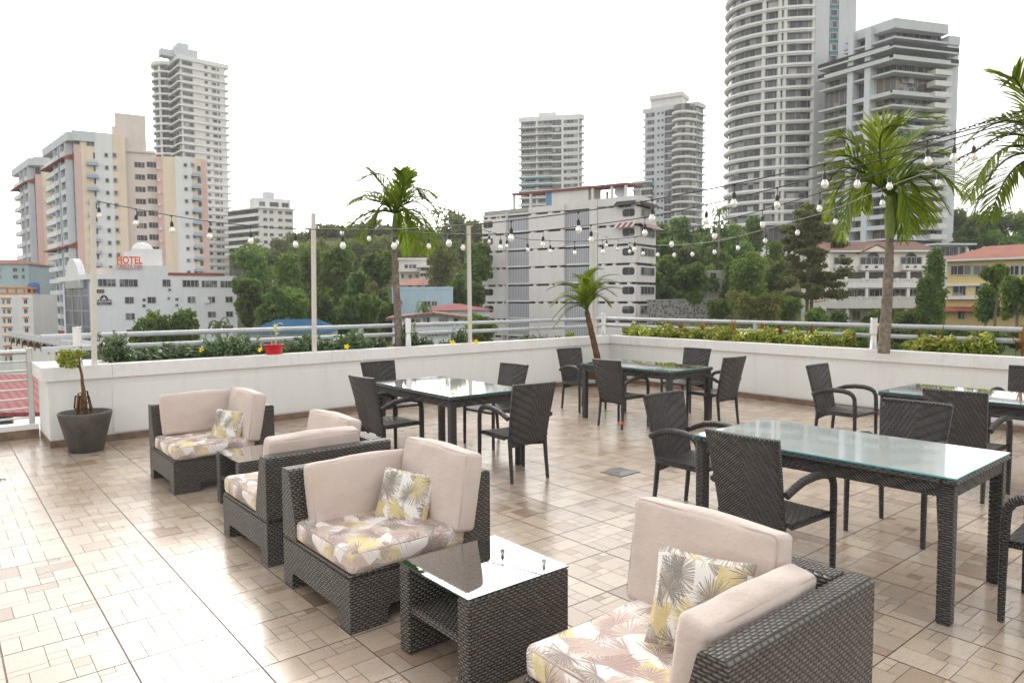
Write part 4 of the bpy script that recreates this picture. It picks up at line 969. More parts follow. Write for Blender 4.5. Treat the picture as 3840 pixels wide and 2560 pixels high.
# ---- white apartment block in the middle
f=Face(2389,103,-54); fr=Face(0,0,34,o=f.o); b=Bld('apartment_block','white seven storey block with louvred bays and a red rooftop canopy','building',f)
U=lambda z4:f.u(1750+.40816*z4); zy=lambda z4x,z4y:f.z(1750+.40816*z4x,560+.40816*z4y)
zt=zy(1560,425); fh=zy(745,725)-zy(745,890); ul=U(145); base=-13
urr=fr.u(2453); mb=MB(); f.box(mb,.5,ul,base,zt-.8,-urr+.5,-.5); b.add(mb,'core',M['darkroom'])
mb=MB(); fr.box(mb,1.3,urr-.05,base,zt-.6,-8,-.3); b.add(mb,'core',M['darkroom'])
ztops={}
secs=[(145,370,'p',-.0),(372,580,'l',-.25),(582,905,'p',.35),(907,1140,'l',-.2),(1212,1562,'p',.35)]
slit=zy(745,575) # underside of the roof band
for a,c,kind,o in secs:
    top=slit; dz=(zt-slit); 
    mb=MB(); f.box(mb,U(a),U(c),top,zt if a>900 else (zt-.25 if a>500 else zt-.9),-.5,o); b.add(mb,'roof_band',M['f_warmgrey'])
    for k in range(8):
        z1=top-k*fh-.34; z0=z1-fh+.34
        if z1<-9: break
        mb=MB(); f.box(mb,U(a)-.02,U(c)+.02,z0+.01,z1,-.45,o); b.add(mb,'louvre_screen' if kind=='l' else 'wall_panel',M['louver'] if kind=='l' else M['f_warmgrey'])
        if kind=='p':
            mb=MB(); rq=random.Random(k*7+a); w_=U(c)-U(a)
            for q in range(3): s0=rq.uniform(.02,.25)+q*.33; mb=MB(); f.box(mb,U(a)+w_*s0,U(a)+w_*(s0+rq.uniform(.06,.13)),z1-.01,z1+.35,-.45,o-.12); b.add(mb,'slit_infill',M['f_warmgrey'])
        if kind=='l': mb=MB(); f.box(mb,U(a),U(c),z0-.05,z0+.22,-.3,o+.1); b.add(mb,'balcony_edge',M['f_warmgrey'])
        for w0,w1 in ([(160,245)] if a==145 else ([(1440,1550)] if a==1212 else [])):
            u0,u1=U(w0),U(w1); u0,u1=min(u0,u1),max(u0,u1); r=.35; zc0,zc1=z0+(z1-z0)*.42,z0+(z1-z0)*.86
            pts=[]
            for cx_,cz_,a0 in ((u1-r,zc1-r,0),(u0+r,zc1-r,90),(u0+r,zc0+r,180),(u1-r,zc0+r,270)):
                for q in range(5): an=R(a0+q*22.5); pts.append((cx_+r*math.cos(an),cz_+r*math.sin(an)))
            mb=MB(); f.quad(mb,pts,0,o+.03); f.box(mb,u0+.25,u1-.25,zc0+.2,zc1-.2,o+.0,o+.029); b.add(mb,'rounded_window',M['pane'])
mb=MB(); f.box(mb,U(1142),U(1210),base,zt,-.4,.5); f.box(mb,U(370.5),U(371.8),base,zt-.6,-.4,.3); b.add(mb,'pier',M['f_warmgrey'])
mb=MB(); fr.box(mb,.3,urr,slit,zt,-.5,.2); b.add(mb,'roof_band',M['f_warmgrey'])
for k in range(8):
    z1=slit-k*fh-.42; z0=z1-fh+.42
    mb=MB(); fr.box(mb,.3,urr,z0+.01,z1,-.45,.2); b.add(mb,'wall_panel',M['f_warmgrey'])
    b.window(fr,urr*.12,urr*.9,z0+(z1-z0)*.45,z1-.25,.2,mull=4,frame=.05)
b.flush()
mb=MB(); f.box(mb,0.2,ul,zt-1.2,zt-.1,-urr+.3,-.6); b.add(mb,'roof_deck',M['f_concrete'])
mb=MB(); f.box(mb,U(697),U(1085),zt-.3,zy(850,350),-5,-1.0); b.add(mb,'roof_house',M['f_offwhite'])
mb=MB(); f.box(mb,U(702),U(750),zt-.5,zy(725,388),-1.0,-.94); b.add(mb,'blue_door',simple('blue door',(.10,.25,.40),.5,.05,2))
def canopy(a,c,y_a,y_c,dpt,posts):
    mb=MB(); u0,u1=U(a),U(c); za,zc=zy(a,y_a),zy(c,y_c)
    P=[f.P(u0,-.6),f.P(u1,-.6),f.P(u1,-dpt),f.P(u0,-dpt)]
    vs=[(P[0].x,P[0].y,za),(P[1].x,P[1].y,zc),(P[2].x,P[2].y,zc+.4),(P[3].x,P[3].y,za+.4)]; vs+=[(x,y,z-.3) for x,y,z in vs]
    mb.add(vs,[(0,1,2,3),(7,6,5,4),(0,4,5,1),(1,5,6,2),(2,6,7,3),(3,7,4,0)]); b.add(mb,'canopy',M['maroon'])
    for p in posts:
        mb=MB(); up=U(p); zt_=za+(zc-za)*(up-u0)/(u1-u0)-.3; f.box(mb,up-.18,up+.18,zt-1,zt_,-1.1,-.75); b.add(mb,'canopy_post',M['f_offwhite'])
        mb=MB(); f.box(mb,up-.15,up+.15,zt-1,zt_,-dpt+.3,-dpt+.6); b.add(mb,'canopy_post',M['f_offwhite'])
canopy(398,1015,400,345,6,[412,565]); canopy(1000,1450,345,300,6,[1130,1305,1432])
P_=f.P(U(1350),-2); mb=MB(); mb.lathe([(0,0),(.5,.06),(.95,.25)],18,(0,0,0)); mm=Matrix.Rotation(R(65),4,'X'); zz=zt+.9
mb.v=[tuple(Matrix.Rotation(-YAW,3,'Z')@(mm.to_3x3()@Vector(v))+Vector((P_.x,P_.y,zz))) for v in mb.v]; mb.tube([(P_.x,P_.y,zt-.2),(P_.x,P_.y,zz)],.06,6); b.add(mb,'satellite_dish',M['f_grey'])
for yy,mat,nm in ((1390,'blackblue','dark_awning'),(1400,'awn','striped_awning')):
    if mat=='awn': M['awn']=stripes('red and white awning',(.30,.05,.06),(.6,.56,.54),.9,0)
    y0=490 if mat!='awn' else 690
    mb=MB(); u0=U(1385); z0=zy(1560,y0)
    A=[f.P(u0,.4),f.P(-.2,.4),f.P(-.2,0)+fr.n*.4-f.d*.2]
    vs=[(*f.P(u0,.36),z0+.35),(*f.P(0,.36),z0+.35),(*f.P(0,1.6),z0-.45),(*f.P(u0,1.6),z0-.45)]
    mb.add(vs,[(0,1,2,3)],0,False,[[(u0,0),(0,0),(0,1),(u0,1)]]); 
    vs=[(*fr.P(0,.3),z0+.35),(*fr.P(urr,.3),z0+.35),(*fr.P(urr*1.08,1.4),z0-.45),(*fr.P(-.3,1.4),z0-.45)]; mb.add(vs,[(3,2,1,0)],0,False,[[(0,1),(urr,1),(urr,0),(0,0)]]); b.add(mb,nm,M[mat])
# ---- cream building on the hill (left centre)
f=Face(980,255,60); fl=Face(0,0,-55,o=f.o); b=Bld('apartment_block','small cream apartment block on the hill with white balconies, left of the trees','building',f)
zt=f.z(980,782); fh=28/F*255; u=f.u(1108); l=fl.u(857)
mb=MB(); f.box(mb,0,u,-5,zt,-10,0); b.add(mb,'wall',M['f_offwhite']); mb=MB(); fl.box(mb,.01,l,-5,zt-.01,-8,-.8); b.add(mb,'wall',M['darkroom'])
mb=MB(); f.box(mb,-.6,u+.6,zt,zt+.5,-11,.7); fl.box(mb,0,l,zt+.001,zt+.499,-9,.7); b.add(mb,'roof_slab',M['f_offwhite'])
mb=MB(); f.box(mb,f.u(963),f.u(1104),zt+.5,f.z(1030,742),-10,-2); b.add(mb,'penthouse',M['f_white']); P_=f.P(f.u(1027),-5); mb=MB(); mb.lathe([(2.1,0),(2.1,2.4),(0,2.6)],16,(P_.x,P_.y,f.z(1030,742))); b.add(mb,'water_tank',M['f_grey'])
for k in range(6):
    z0=zt-(k+1)*fh; mb=MB(); fl.box(mb,0.,l,z0,z0+1.0,-1,.8); b.add(mb,'balcony',M['f_white'])
    for a,c in ((.12,.22),(.3,.4),(.55,.66),(.75,.95)): b.window(f,u*a,u*c,z0+1.1,z0+2.1,0,mull=2)
for a,c in ((.05,.2),(.35,.6),(.7,.9)): b.window(f,u*a,u*c,zt+1.2,zt+2.7,-2,mull=2)
b.flush()
# ---- small buildings at the far left
f=Face(8,165,78); b=Bld('apartment_building','small grey blue building with a hipped roof at the left edge','building',f); u=f.u(112); zt=f.z(50,990)
block(b,f,-12,u,-13,zt,14,'paleblue')
mb=MB(); A=[f.P(-12.5,.5),f.P(u+.5,.5),f.P(u+.5,-14.5),f.P(-12.5,-14.5)]; r0,r1=f.P(-4,-7),f.P(u-5,-7); zz=f.z(60,968)
vs=[(*p,zt) for p in A]+[(*r0,zz),(*r1,zz)]; mb.add(vs,[(0,1,5,4),(1,2,5),(2,3,4,5),(3,0,4)]); b.add(mb,'roof',M['roof_pink'])
for y0,y1 in ((1005,1018),(1031,1044)):
    for a,c in ((55,70),(0,6),(88,96)): b.window(f,f.u(a),f.u(c),f.z(60,y1),f.z(60,y0),0,mull=2)
b.flush()
f=Face(-5,132,76); b=Bld('apartment_building','white building with orange window hoods at the left edge','building',f); u=f.u(122); zt=f.z(50,1103)
block(b,f,-2,u,-13,zt,12,'white')
mb=MB(); f.box(mb,-2,u,zt,zt+.25,-1,.1); f.box(mb,-2,u,zt+1.0,zt+1.35,-4,.1)
for a in (0,.25,.5,.75,.98): f.box(mb,u*a-.12,u*a+.12,zt+.25,zt+1.0,-.3,.0)
b.add(mb,'roof_terrace_frame',M['f_orangeb'])
for k in range(7):
    dy=k*35.5
    for a,c in ((26,38),(89,101),(10,16) if k%2 else (9,15)):
        y0,y1=1124+dy,1139+dy; b.window(f,f.u(a),f.u(c),f.z(60,y1),f.z(60,y0),0,frame=0,mull=2)
        mb=MB(); f.box(mb,f.u(a-4),f.u(c+4),f.z(60,y0-5),f.z(60,y0-8),0,.5); b.add(mb,'window_hood',M['f_orangeb'])
b.flush()
P_=f.P(f.u(103),-3); e=empty('water_tank',(P_.x,P_.y,zt+.3),0,'round blue water tank on the white building roof at far left','tank'); mb=MB(); mb.lathe([(1.0,0),(1.0,1.6),(.6,1.95),(0,2.05)],18); mb.build('tank_shell',simple('blue plastic tank',(.02,.12,.35),.5,.05,2),e); mb=MB(); mb.lathe([(1.08,-.3),(1.08,0)],18); mb.build('stand',M['f_concrete'],e)
# arcade building
f=Face(268,84,-44); b=Bld('arcade_building','low arcade building with brown arches and pale balustrades, left of the hotel','building',f); u=f.u(36)
zt=f.z(170,1262); zm=f.z(170,1286); zl=f.z(170,1322); HH=zm-zl; uu0=min(0,u); uu1=max(0,u); W_=uu1-uu0
block(b,f,uu0,uu1,-13,zl-.1,5,'offwhite'); mb=MB(); f.box(mb,uu0,uu1,zl-.1,zm,-5,-1.5); b.add(mb,'back_wall',M['darkroom'])
mb=MB(); f.box(mb,uu0-.3,uu1+.3,zm,zm+.12,-5.2,.3); b.add(mb,'roof_slab',M['f_concrete'])
mb=MB(); f.box(mb,uu0-.3,uu1+.3,zm+.12,zt,.12,.3); b.add(mb,'roof_balustrade',M['f_bluegrey'])
na=9; M['brownpier']=simple('brown piers',(.20,.10,.07),.8)
for k in range(8): q_=MB(); uu=uu0+W_*k/7; f.box(q_,uu-.22,uu+.22,zm+.12,zt+.04,.05,.36); b.add(q_,'balustrade_post',M['f_cream'])
for k in range(na+1):
    uu=uu0+W_*k/na; w_=W_/na*.07; mb=MB(); f.box(mb,uu-w_,uu+w_,zl,zm,-.4,.1); b.add(mb,'arch_pier',M['brownpier'])
    if k<na:
        a=uu+w_; c=uu0+W_*(k+1)/na-w_; mb=MB(); f.box(mb,a,c,zl-.1,zl+HH*.27,-.15,.0); b.add(mb,'balustrade',M['f_palepink'])
        mb=MB(); ce=(a+c)/2; rr=abs(c-a)/2; top=zm-.02; hh=HH*.42; s_=zm-hh-.08
        for q in range(10):
            t0,t1=PI*q/10,PI*(q+1)/10
            f.quad(mb,[(ce+rr*math.cos(t0),s_+hh*math.sin(t0)),(ce+rr*math.cos(t1),s_+hh*math.sin(t1)),(ce+rr*math.cos(t1),top),(ce+rr*math.cos(t0),top)],0,.05)
        b.add(mb,'arch',M['f_cream'])
# near red corrugated roof
def slab_poly(name,pts,th,mat,par=None):
    mb=MB(); vs=[tuple(p) for p in pts]; n=len(vs); vs+=[(x,y,z-th) for x,y,z in vs]
    mb.add(vs,[tuple(range(n)),tuple(range(2*n-1,n-1,-1))]+[(i,n+i,n+(i+1)%n,(i+1)%n) for i in range(n)]); return mb
e=Bld('low_building','low building with a red corrugated roof just below the terrace at left','building',Face(60,30,60))
pts=[atd(-700,1395,33),atd(170,1405,33),atd(150,1545,21),atd(-900,1560,21)]; e.add(slab_poly('r',pts,.12,None),'corrugated_roof',M['roof_corr'])
q=[Vector((p.x,p.y)) for p in pts]; mb=MB(); cc=(q[0]+q[1]+q[2]+q[3])/4; mb.prism([cc+(p-cc)*.96 for p in q],-13,min(p.z for p in pts)-.35); e.add(mb,'wall',M['f_white'])
pts=[atd(48,1563,17.5),atd(176,1556,17.5),atd(190,1600,14.6),atd(70,1606,14.6)]; mb=MB(); mb.prism([Vector((p.x,p.y)) for p in pts],-6,pts[0].z); e.add(mb,'roof_box',M['f_palepink'])
# ---- blue roofed building
f=Face(935,62,80); b=Bld('low_building','low building with a bright blue hipped roof behind the left shrubs','building',f); u=f.u(1250); zt=f.z(1090,1247); zr_=f.z(1090,1214)
block(b,f,0,u*.96,-13,zt,9,'grey'); A=[f.P(-.8,.8),f.P(u,.8),f.P(u,-9.8),f.P(-.8,-9.8)]; r0,r1=f.P(f.u(1010),-4.5),f.P(f.u(1168),-4.5)
mb=MB(); vs=[(*p,zt) for p in A]+[(*r0,zr_+.3),(*r1,zr_+.3)]; mb.add(vs,[(0,1,5,4),(1,2,5),(2,3,4,5),(3,0,4)]); b.add(mb,'roof',M['roof_blue'])
for a,c in ((.06,.11),(.14,.24),(.28,.34),(.42,.5),(.56,.62)): b.window(f,u*a,u*c,zt-1.8,zt-.4,0,frame=.05,mull=1)
b.flush()
# ---- hillside houses in the centre
def house(label,px,dep,ang,px2,y_e,y_r,mat,roof,wins,depth=9,base=None,kind='hip',name='hillside_house',over=.6,frame=.1):
    f=Face(px,dep,ang); b=Bld(name,label,'house',f); u=f.u(px2); zt=f.z((px+px2)/2,y_e); zr=f.z((px+px2)/2,y_r); s=1 if u>0 else -1; u=abs(u)
    if s<0: f.d=-f.d
    g0=min(gh(*f.P(0)),gh(*f.P(u)),gh(*f.P(u,-depth)))-1 if base is None else base
    block(b,f,0,u,g0,zt,depth,mat)
    mb=MB(); A=[f.P(-over,over),f.P(u+over,over),f.P(u+over,-depth-over),f.P(-over,-depth-over)]
    if kind=='hip':
        k=min(depth/2,u/2.2); r0,r1=f.P(k,-depth/2),f.P(u-k,-depth/2); vs=[(*p,zt) for p in A]+[(*r0,zr),(*r1,zr)]; mb.add(vs,[(0,1,5,4),(1,2,5),(2,3,4,5),(3,0,4),(3,2,1,0)])
    elif kind=='gable': # ridge parallel to the face
        r0,r1=f.P(-over,-depth/2),f.P(u+over,-depth/2); vs=[(*p,zt) for p in A]+[(*r0,zr),(*r1,zr)]; mb.add(vs,[(0,1,5,4),(2,3,4,5),(1,2,5),(3,0,4),(3,2,1,0)])
    elif kind=='front': # gable faces the viewer
        r0,r1=f.P(u*.55,over),f.P(u*.55,-depth-over); vs=[(*p,zt) for p in A]+[(*r0,zr),(*r1,zr)]; vs+=[(x,y,z-.25) for x,y,z in vs]; mb.add(vs,[(0,4,5,3),(4,1,2,5),(6,9,11,10),(10,11,8,7),(0,6,10,4),(4,10,7,1)]); 
        w=MB(); f.quad(w,[(0,zt-.3),(u,zt-.3),(u,zt),(u*.55,zr-.25),(0,zt)],0,.01); b.add(w,'gable_wall',M['f_'+mat])
    else: mb.prism([*A],zt,zt+.4)
    b.add(mb,'roof',M[roof])
    for a,c,y0,y1,m_ in wins:
        b.window(f,f.u(a)*s if False else f.u(a),f.u(c),f.z((a+c)/2,y1),f.z((a+c)/2,y0),0,mull=m_,frame=frame)
    b.flush(); return b,f,u,zt
b,f,u,zt=house('white hillside house with two balconies, highest of the houses behind the small palm',1498,138,84,1600,975,968,'offwhite','f_offwhite',[(1520,1530,993,1010,1),(1537,1545,993,1010,1),(1550,1562,993,1012,1),(1508,1514,1030,1042,1),(1535,1545,1031,1042,1),(1560,1570,1031,1042,1)],kind='flat')
mb=MB(); f.box(mb,0,u*.9,f.z(1540,1020),f.z(1540,1007),0,1.6); b.add(mb,'balcony',M['f_offwhite'])
b,f,u,zt=house('white hillside house with long ribbon windows, half hidden by the olive tree',1575,134,84,1660,1003,998,'white','f_white',[(1578,1635,1025,1035,5),(1580,1640,1005,1014,4)],kind='flat')
house('cream hillside house under a faded red tiled roof, above the light blue house',1480,120,84,1640,1070,1040,'cream','roof_pink',[(1532,1546,1072,1083,1),(1566,1578,1072,1083,1),(1596,1614,1072,1083,2)])
house('light blue flat roofed house in the centre, behind the small palm trunk',1470,100,84,1699,1086,1082,'lightblue','f_lightblue',[(1590,1613,1130,1147,2),(1620,1637,1130,1145,2),(1490,1508,1128,1140,1)],kind='flat',over=.05,depth=8)
house('long low house with a red corrugated roof, left of the white apartment block',1583,86,84,1835,1163,1139,'grey','roof_corr',[(1595,1690,1171,1175,6)],depth=7)
house('low white gabled house just beyond the railing, behind the small palm',1470,68,84,1745,1190,1171,'bluegrey','roof_brown',[(1540,1574,1197,1220,2),(1586,1610,1190,1218,2),(1646,1678,1194,1218,3),(1701,1716,1194,1216,1),(1576,1680,1243,1260,8)],kind='front',depth=8)
house('small ruined grey house above the stone retaining wall, right of the white block',2652,122,80,2722,1022,1010,'concrete','f_concrete',[(2662,2684,1023,1045,1)],kind='flat',over=.1)
house('grey flat roofed house between the mansion and the yellow house',3508,150,-80 if False else 84,3622,920,908,'grey','f_grey',[(3522,3585,926,958,4),(3592,3612,926,958,1)],kind='flat',over=1.2)
house('small white house high among the trees at the right edge',3640,215,84,3765,834,822,'white','f_white',[(3690,3710,838,852,1),(3715,3745,838,852,3)],kind='flat',over=1)
# stone retaining wall
f=Face(2440,100,78); t=NT('rubble stone wall'); vo=t.new('ShaderNodeTexVoronoi'); vo.inputs['Scale'].default_value=2.2; t.link(t.pos(),vo.inputs['Vector']); t.col(t.ramp(vo.outputs['Distance'],[(.0,(.05,.05,.05)),(.35,(.14,.135,.13)),(.6,(.27,.265,.25))])); t.rough(.9); M['rubble']=t.m
b=Bld('retaining_wall','rubble stone retaining wall above the grass slope, behind the round tree','wall',f); mb=MB(); f.box(mb,0,f.u(2705),-8,f.z(2560,1125),-1.2,0); b.add(mb,'stone_face',M['rubble']); mb=MB(); f.box(mb,-.1,f.u(2706),f.z(2560,1125),f.z(2560,1122),-1.3,.1); b.add(mb,'coping',M['f_concrete'])
# ---- mansion
f=Face(3094,112,88); b=Bld('mansion','white mansion with arched windows and balustraded terraces right of centre','house',f)
X=lambda px:f.u(px); Z=lambda py:f.z(3280,py)
mb=MB(); f.box(mb,X(3110),X(3500),-8,Z(937),-10,0); b.add(mb,'wall',M['f_mansion'])
mb=MB(); f.box(mb,X(3140),X(3455),Z(1047),Z(1020),-.01,.02); f.box(mb,X(3150),X(3455),Z(1112),Z(1084),-.01,.015); b.add(mb,'verandah_shade',M['darkroom'])  # thin dark panels on the wall: verandah shade put into their colour
mb=MB(); A=[f.P(X(3100),1),f.P(X(3500),1),f.P(X(3500),-11),f.P(X(3100),-11)]; r0,r1=f.P(X(3135),-5),f.P(X(3498),-5); ze,zr=Z(940),Z(897); vs=[(*p,ze) for p in A]+[(*r0,zr),(*r1,zr)]; mb.add(vs,[(0,1,5,4),(1,2,5),(2,3,4,5),(3,0,4),(3,2,1,0)]); b.add(mb,'roof',M['roof_brown'])
mb=MB(); f.box(mb,X(3100),X(3500),ze-.25,ze,.8,1.05); b.add(mb,'eave',M['f_white'])
mb=MB(); f.quad(mb,[(X(3206),Z(946)),(X(3330),Z(945)),(X(3268),Z(917))],0,1.1); b.add(mb,'gable',M['f_mansion'])
mb=MB(); 
for a,c in (((3206,947),(3268,917)),((3268,917),(3330,945))):
    u0,z0,u1,z1=X(a[0]),Z(a[1]),X(c[0]),Z(c[1]); P=[f.P(u0,1.15),f.P(u1,1.15),f.P(u1,-3),f.P(u0,-3)]; vs=[(*P[0],z0),(*P[1],z1),(*P[2],z1),(*P[3],z0)]; vs+=[(x,y,z-.25) for x,y,z in vs]; mb.add(vs,[(0,1,2,3),(0,4,5,1),(7,6,5,4)])
b.add(mb,'gable_roof',[M['roof_brown']])
for a,c,m_ in ((3125,3185,3),(3223,3262,2),(3264,3290,1),(3292,3318,2),(3374,3450,4)):
    b.window(f,X(a),X(c),Z(990),Z(966),0,mull=m_,frame=.12)
for a,c in ((3140,3168),(3248,3292),(3390,3432)):
    mb=MB(); uc=(X(a)+X(c))/2; rr=abs(X(c)-X(a))/2; f.quad(mb,[(uc+rr*math.cos(PI*k/12),Z(964)+rr*.75*math.sin(PI*k/12)) for k in range(13)],0,.06); b.add(mb,'arched_window',M['pane'])
for a,c in ((3125,3188),(3214,3322),(3368,3456)):
    mb=MB(); f.box(mb,X(a),X(c),Z(1014),Z(994),0,1.1); b.add(mb,'flower_balcony',M['f_white'])
    mb=MB()
    for k in range(3): uu=X(a)+(X(c)-X(a))*(k+.5)/3; f.box(mb,uu-.18,uu+.18,Z(1005),Z(998),1.1,1.35)
    b.add(mb,'hanging_pots',M['darkroom'])
def balus(y0,y1,y2,px0,px1,o,nm='balustrade'):
    mb=MB(); f.box(mb,X(px0),X(px1),Z(y2),Z(y1),0,o); f.box(mb,X(px0),X(px1),Z(y0)-.12,Z(y0),o-.2,o)
    n=int(abs(X(px1)-X(px0))/.42)
    for k in range(n): uu=X(px0)+(X(px1)-X(px0))*k/n; f.box(mb,uu,uu+.2,Z(y1),Z(y0)-.12,o-.16,o-.04)
    for k in range(6): uu=X(px0)+(X(px1)-X(px0))*k/5; f.box(mb,uu-.2,uu+.2,Z(y1),Z(y0)+.1,o-.25,o+.03)
    b.add(mb,nm,M['f_white'])
balus(1046,1060,1079,3146,3458,2.2); balus(1112,1127,1154,3096,3458,4.5)
for k in range(5):
    mb=MB(); uu=X(3150)+(X(3455)-X(3150))*k/4; f.box(mb,uu-.2,uu+.2,Z(1112),Z(1020),1.6,1.95); b.add(mb,'verandah_column',M['f_white'])
for k in range(6): uu=X(3165)+(X(3450)-X(3165))*k/6; b.window(f,uu,uu+(X(3450)-X(3165))/6-.5,Z(1110),Z(1086),.02,mull=2)
for a,c in ((3145,3168),(3198,3224),(3335,3352),(3400,3440)): b.window(f,X(a),X(c),Z(1200),Z(1166),0,mull=2)
mb=MB(); f.box(mb,X(3100),X(3456),-8,Z(1154),-3,-.01+.0); b.add(mb,'ground_floor',M['f_mansion'])
for k in range(4): mb=MB(); uu=X(3130)+(X(3450)-X(3130))*k/3; f.box(mb,uu-.25,uu+.25,-8,Z(1154),3.6,4.1); b.add(mb,'porch_pillar',M['f_white'])
b.flush()
# ---- yellow house
f=Face(3540,96,-46); f.d=-f.d if f.u(3700)<0 else f.d
b=Bld('yellow_house','yellow house with a pink tiled roof at the right edge','house',f)
X=lambda px:f.u(px); Z=lambda px,py:f.z(px,py); u0,u1=X(3548),X(3990); ze=f.z(3600,974)
block(b,f,u0,u1,-9,ze,8,'yellow')
mb=MB(); A=[f.P(u0-1,.9),f.P(u1,.9),f.P(u1,-9),f.P(u0-1,-9)]; r0,r1=f.P(u0+4,-4),f.P(u1,-4); zr=ze+1.9; vs=[(*p,ze) for p in A]+[(*r0,zr),(*r1,zr)]; mb.add(vs,[(0,1,5,4),(1,2,5),(2,3,4,5),(3,0,4),(3,2,1,0)]); b.add(mb,'roof',M['roof_pink'])
mb=MB(); f.box(mb,u0-1,u1,ze-.2,ze+.02,.7,.95); b.add(mb,'gutter',M['f_white'])
for a,c,m_ in ((3564,3636,3),(3648,3700,2),(3786,3816,2),(3826,3850,1)): b.window(f,X(a),X(c),Z(a,1030),Z(a,998),0,mull=m_,frame=.14)
for a,c,m_ in ((3572,3620,2),(3658,3700,2)): b.window(f,X(a),X(c),Z(a,1106),Z(a,1074),0,mull=m_,frame=.1)
b.window(f,X(3596),X(3618),Z(3600,1195),Z(3600,1166),0,mull=2)
b.flush()
mb=MB(); f.box(mb,u0,u1,Z(3600,1122),Z(3600,1110),0,.8); f.box(mb,u0,u1,Z(3600,1072),Z(3600,1064),0,.4); b.add(mb,'planter_ledge',M['f_white'])
mb=MB(); za,zb=Z(3600,1150),Z(3600,1163); P=[f.P(u0-1.,0),f.P(u1,0),f.P(u1,1.8),f.P(u0-1.,1.8)]; mb.add([(*P[0],za),(*P[1],za),(*P[2],zb-.1),(*P[3],zb-.1),(*P[0],zb-.1),(*P[1],zb-.1)],[(0,3,2,1),(4,5,2,3),(0,4,3)]); b.add(mb,'tiled_awning',M['roof_red'])
# ================================================================ TREES
M['lf_g1']=leafmat('mid green foliage',(.018,.05,.010),(.075,.15,.028),(.20,.29,.07),.4,.55)
M['lf_g2']=leafmat('dark green foliage',(.014,.036,.010),(.048,.098,.024),(.13,.19,.05),.35,.55)
M['lf_g3']=leafmat('olive foliage',(.04,.045,.018),(.095,.095,.034),(.17,.155,.06),.35,.6)
M['lf_g4']=leafmat('fresh green foliage',(.025,.06,.012),(.065,.13,.022),(.15,.21,.04),.35,.5)
M['lf_or']=leafmat('orange brown foliage',(.03,.045,.012),(.085,.09,.022),(.19,.15,.035),.3,.6)
def leaves(mb,tones,c,rad,n,size,rn,tone=.5,tv=.3,hollow=.55,flat=.75,asp=.6):
    """leaf cards through a blob: denser towards its surface"""
    for _ in range(n):
        while True:
            v=Vector((rn.uniform(-1,1),rn.uniform(-1,1),rn.uniform(-1,1))); L=v.length
            if .05<L<=1: break
        d=v/L; r=hollow+(1-hollow)*rn.random()**.6; r*=1+.12*rn.uniform(-1,1)
        p=Vector((c[0]+d.x*rad[0]*r,c[1]+d.y*rad[1]*r,c[2]+d.z*rad[2]*r))
        nrm=(d*flat+Vector((rn.uniform(-1,1),rn.uniform(-1,1),rn.uniform(-.6,1)))*.7).normalized()
        a=nrm.orthogonal().normalized(); b_=nrm.cross(a); an=rn.uniform(0,2*PI); a,b_=a*math.cos(an)+b_*math.sin(an),b_*math.cos(an)-a*math.sin(an)
        s=size*rn.uniform(.6,1.35); w=s*asp
        mb.add([p-a*s,p-b_*w*.8-a*s*.1,p+a*s,p+b_*w-a*s*.1],[(0,1,2,3)]); tones.append(min(1,max(0,tone+rn.uniform(-tv,tv))))
def tree(px,ytop,hw_px,dep,mat,label,name='tree',hh=None,n=2600,size=.42,seed=0,group=None,lobes=15,trunk=.3,ybot=None,cat='tree',tone=.5):
    rn=random.Random(seed*7+int(px)); top=atd(px,ytop,dep); hw=hw_px/F*dep; hh=hh if hh else hw*.8
    if ybot: hh=(ybot-ytop)/2/F*dep
    c=Vector((top.x,top.y,top.z-hh)); gz=gh(c.x,c.y)
    e=empty(name,(c.x,c.y,gz),0,label,cat,group); mb=MB(); tn=[]
    cz=c.z-gz
    L=[]
    for k in range(lobes):
        a=rn.uniform(0,2*PI); zz=rn.uniform(-.62,.68); rr=rn.uniform(.1,.72)*math.sqrt(max(.1,1-zz*zz*.8))
        s=rn.uniform(.24,.42)
        L.append((Vector((math.cos(a)*hw*rr,math.sin(a)*hw*rr,cz+zz*hh)),s,tone+rn.uniform(-.3,.32)))
    L.append((Vector((0,0,cz+hh*.45)),.5,tone)); L.append((Vector((0,0,cz)),.62,tone-.1))
    for p,s,tt in L:
        m_=int(n/len(L)*.95); leaves(mb,tn,p,(hw*s,hw*s,hh*s*1.05),m_,size*.8,rn,tt,.25,.35,.35)
        for q in range(5): # smaller clumps on each lobe
            d=Vector((rn.gauss(0,1),rn.gauss(0,1),rn.gauss(.3,1))).normalized(); p2=p+Vector((d.x*hw*s*.9,d.y*hw*s*.9,d.z*hh*s*.9)); leaves(mb,tn,p2,(hw*s*.4,)*2+(hw*s*.32,),m_//9,size*.75,rn,tt+rn.uniform(-.15,.25),.2,.2,.35)
    o=mb.build('crown',M[mat],e,nouv=True); set_tone(o,tn)
    tb=MB(); r=trunk*min(1.6,hw/3.5); tb.tube([(0,0,-.5),(rn.uniform(-.2,.2),0,max(.3,cz-hh)*.6),(rn.uniform(-.4,.4),rn.uniform(-.3,.3),cz)],[r*1.3,r,r*.5],8)
    for k in range(4): p=L[k][0]; tb.tube([(0,0,max(.5,cz-hh*.75)),(p.x*.5,p.y*.5,(cz-hh*.5+p.z)/2),tuple(p)],[r*.5,r*.35,r*.12],6)
    tb.build('trunk',M['trunk'],e,nouv=True); return e
G1='trees on the wooded hill in the centre'
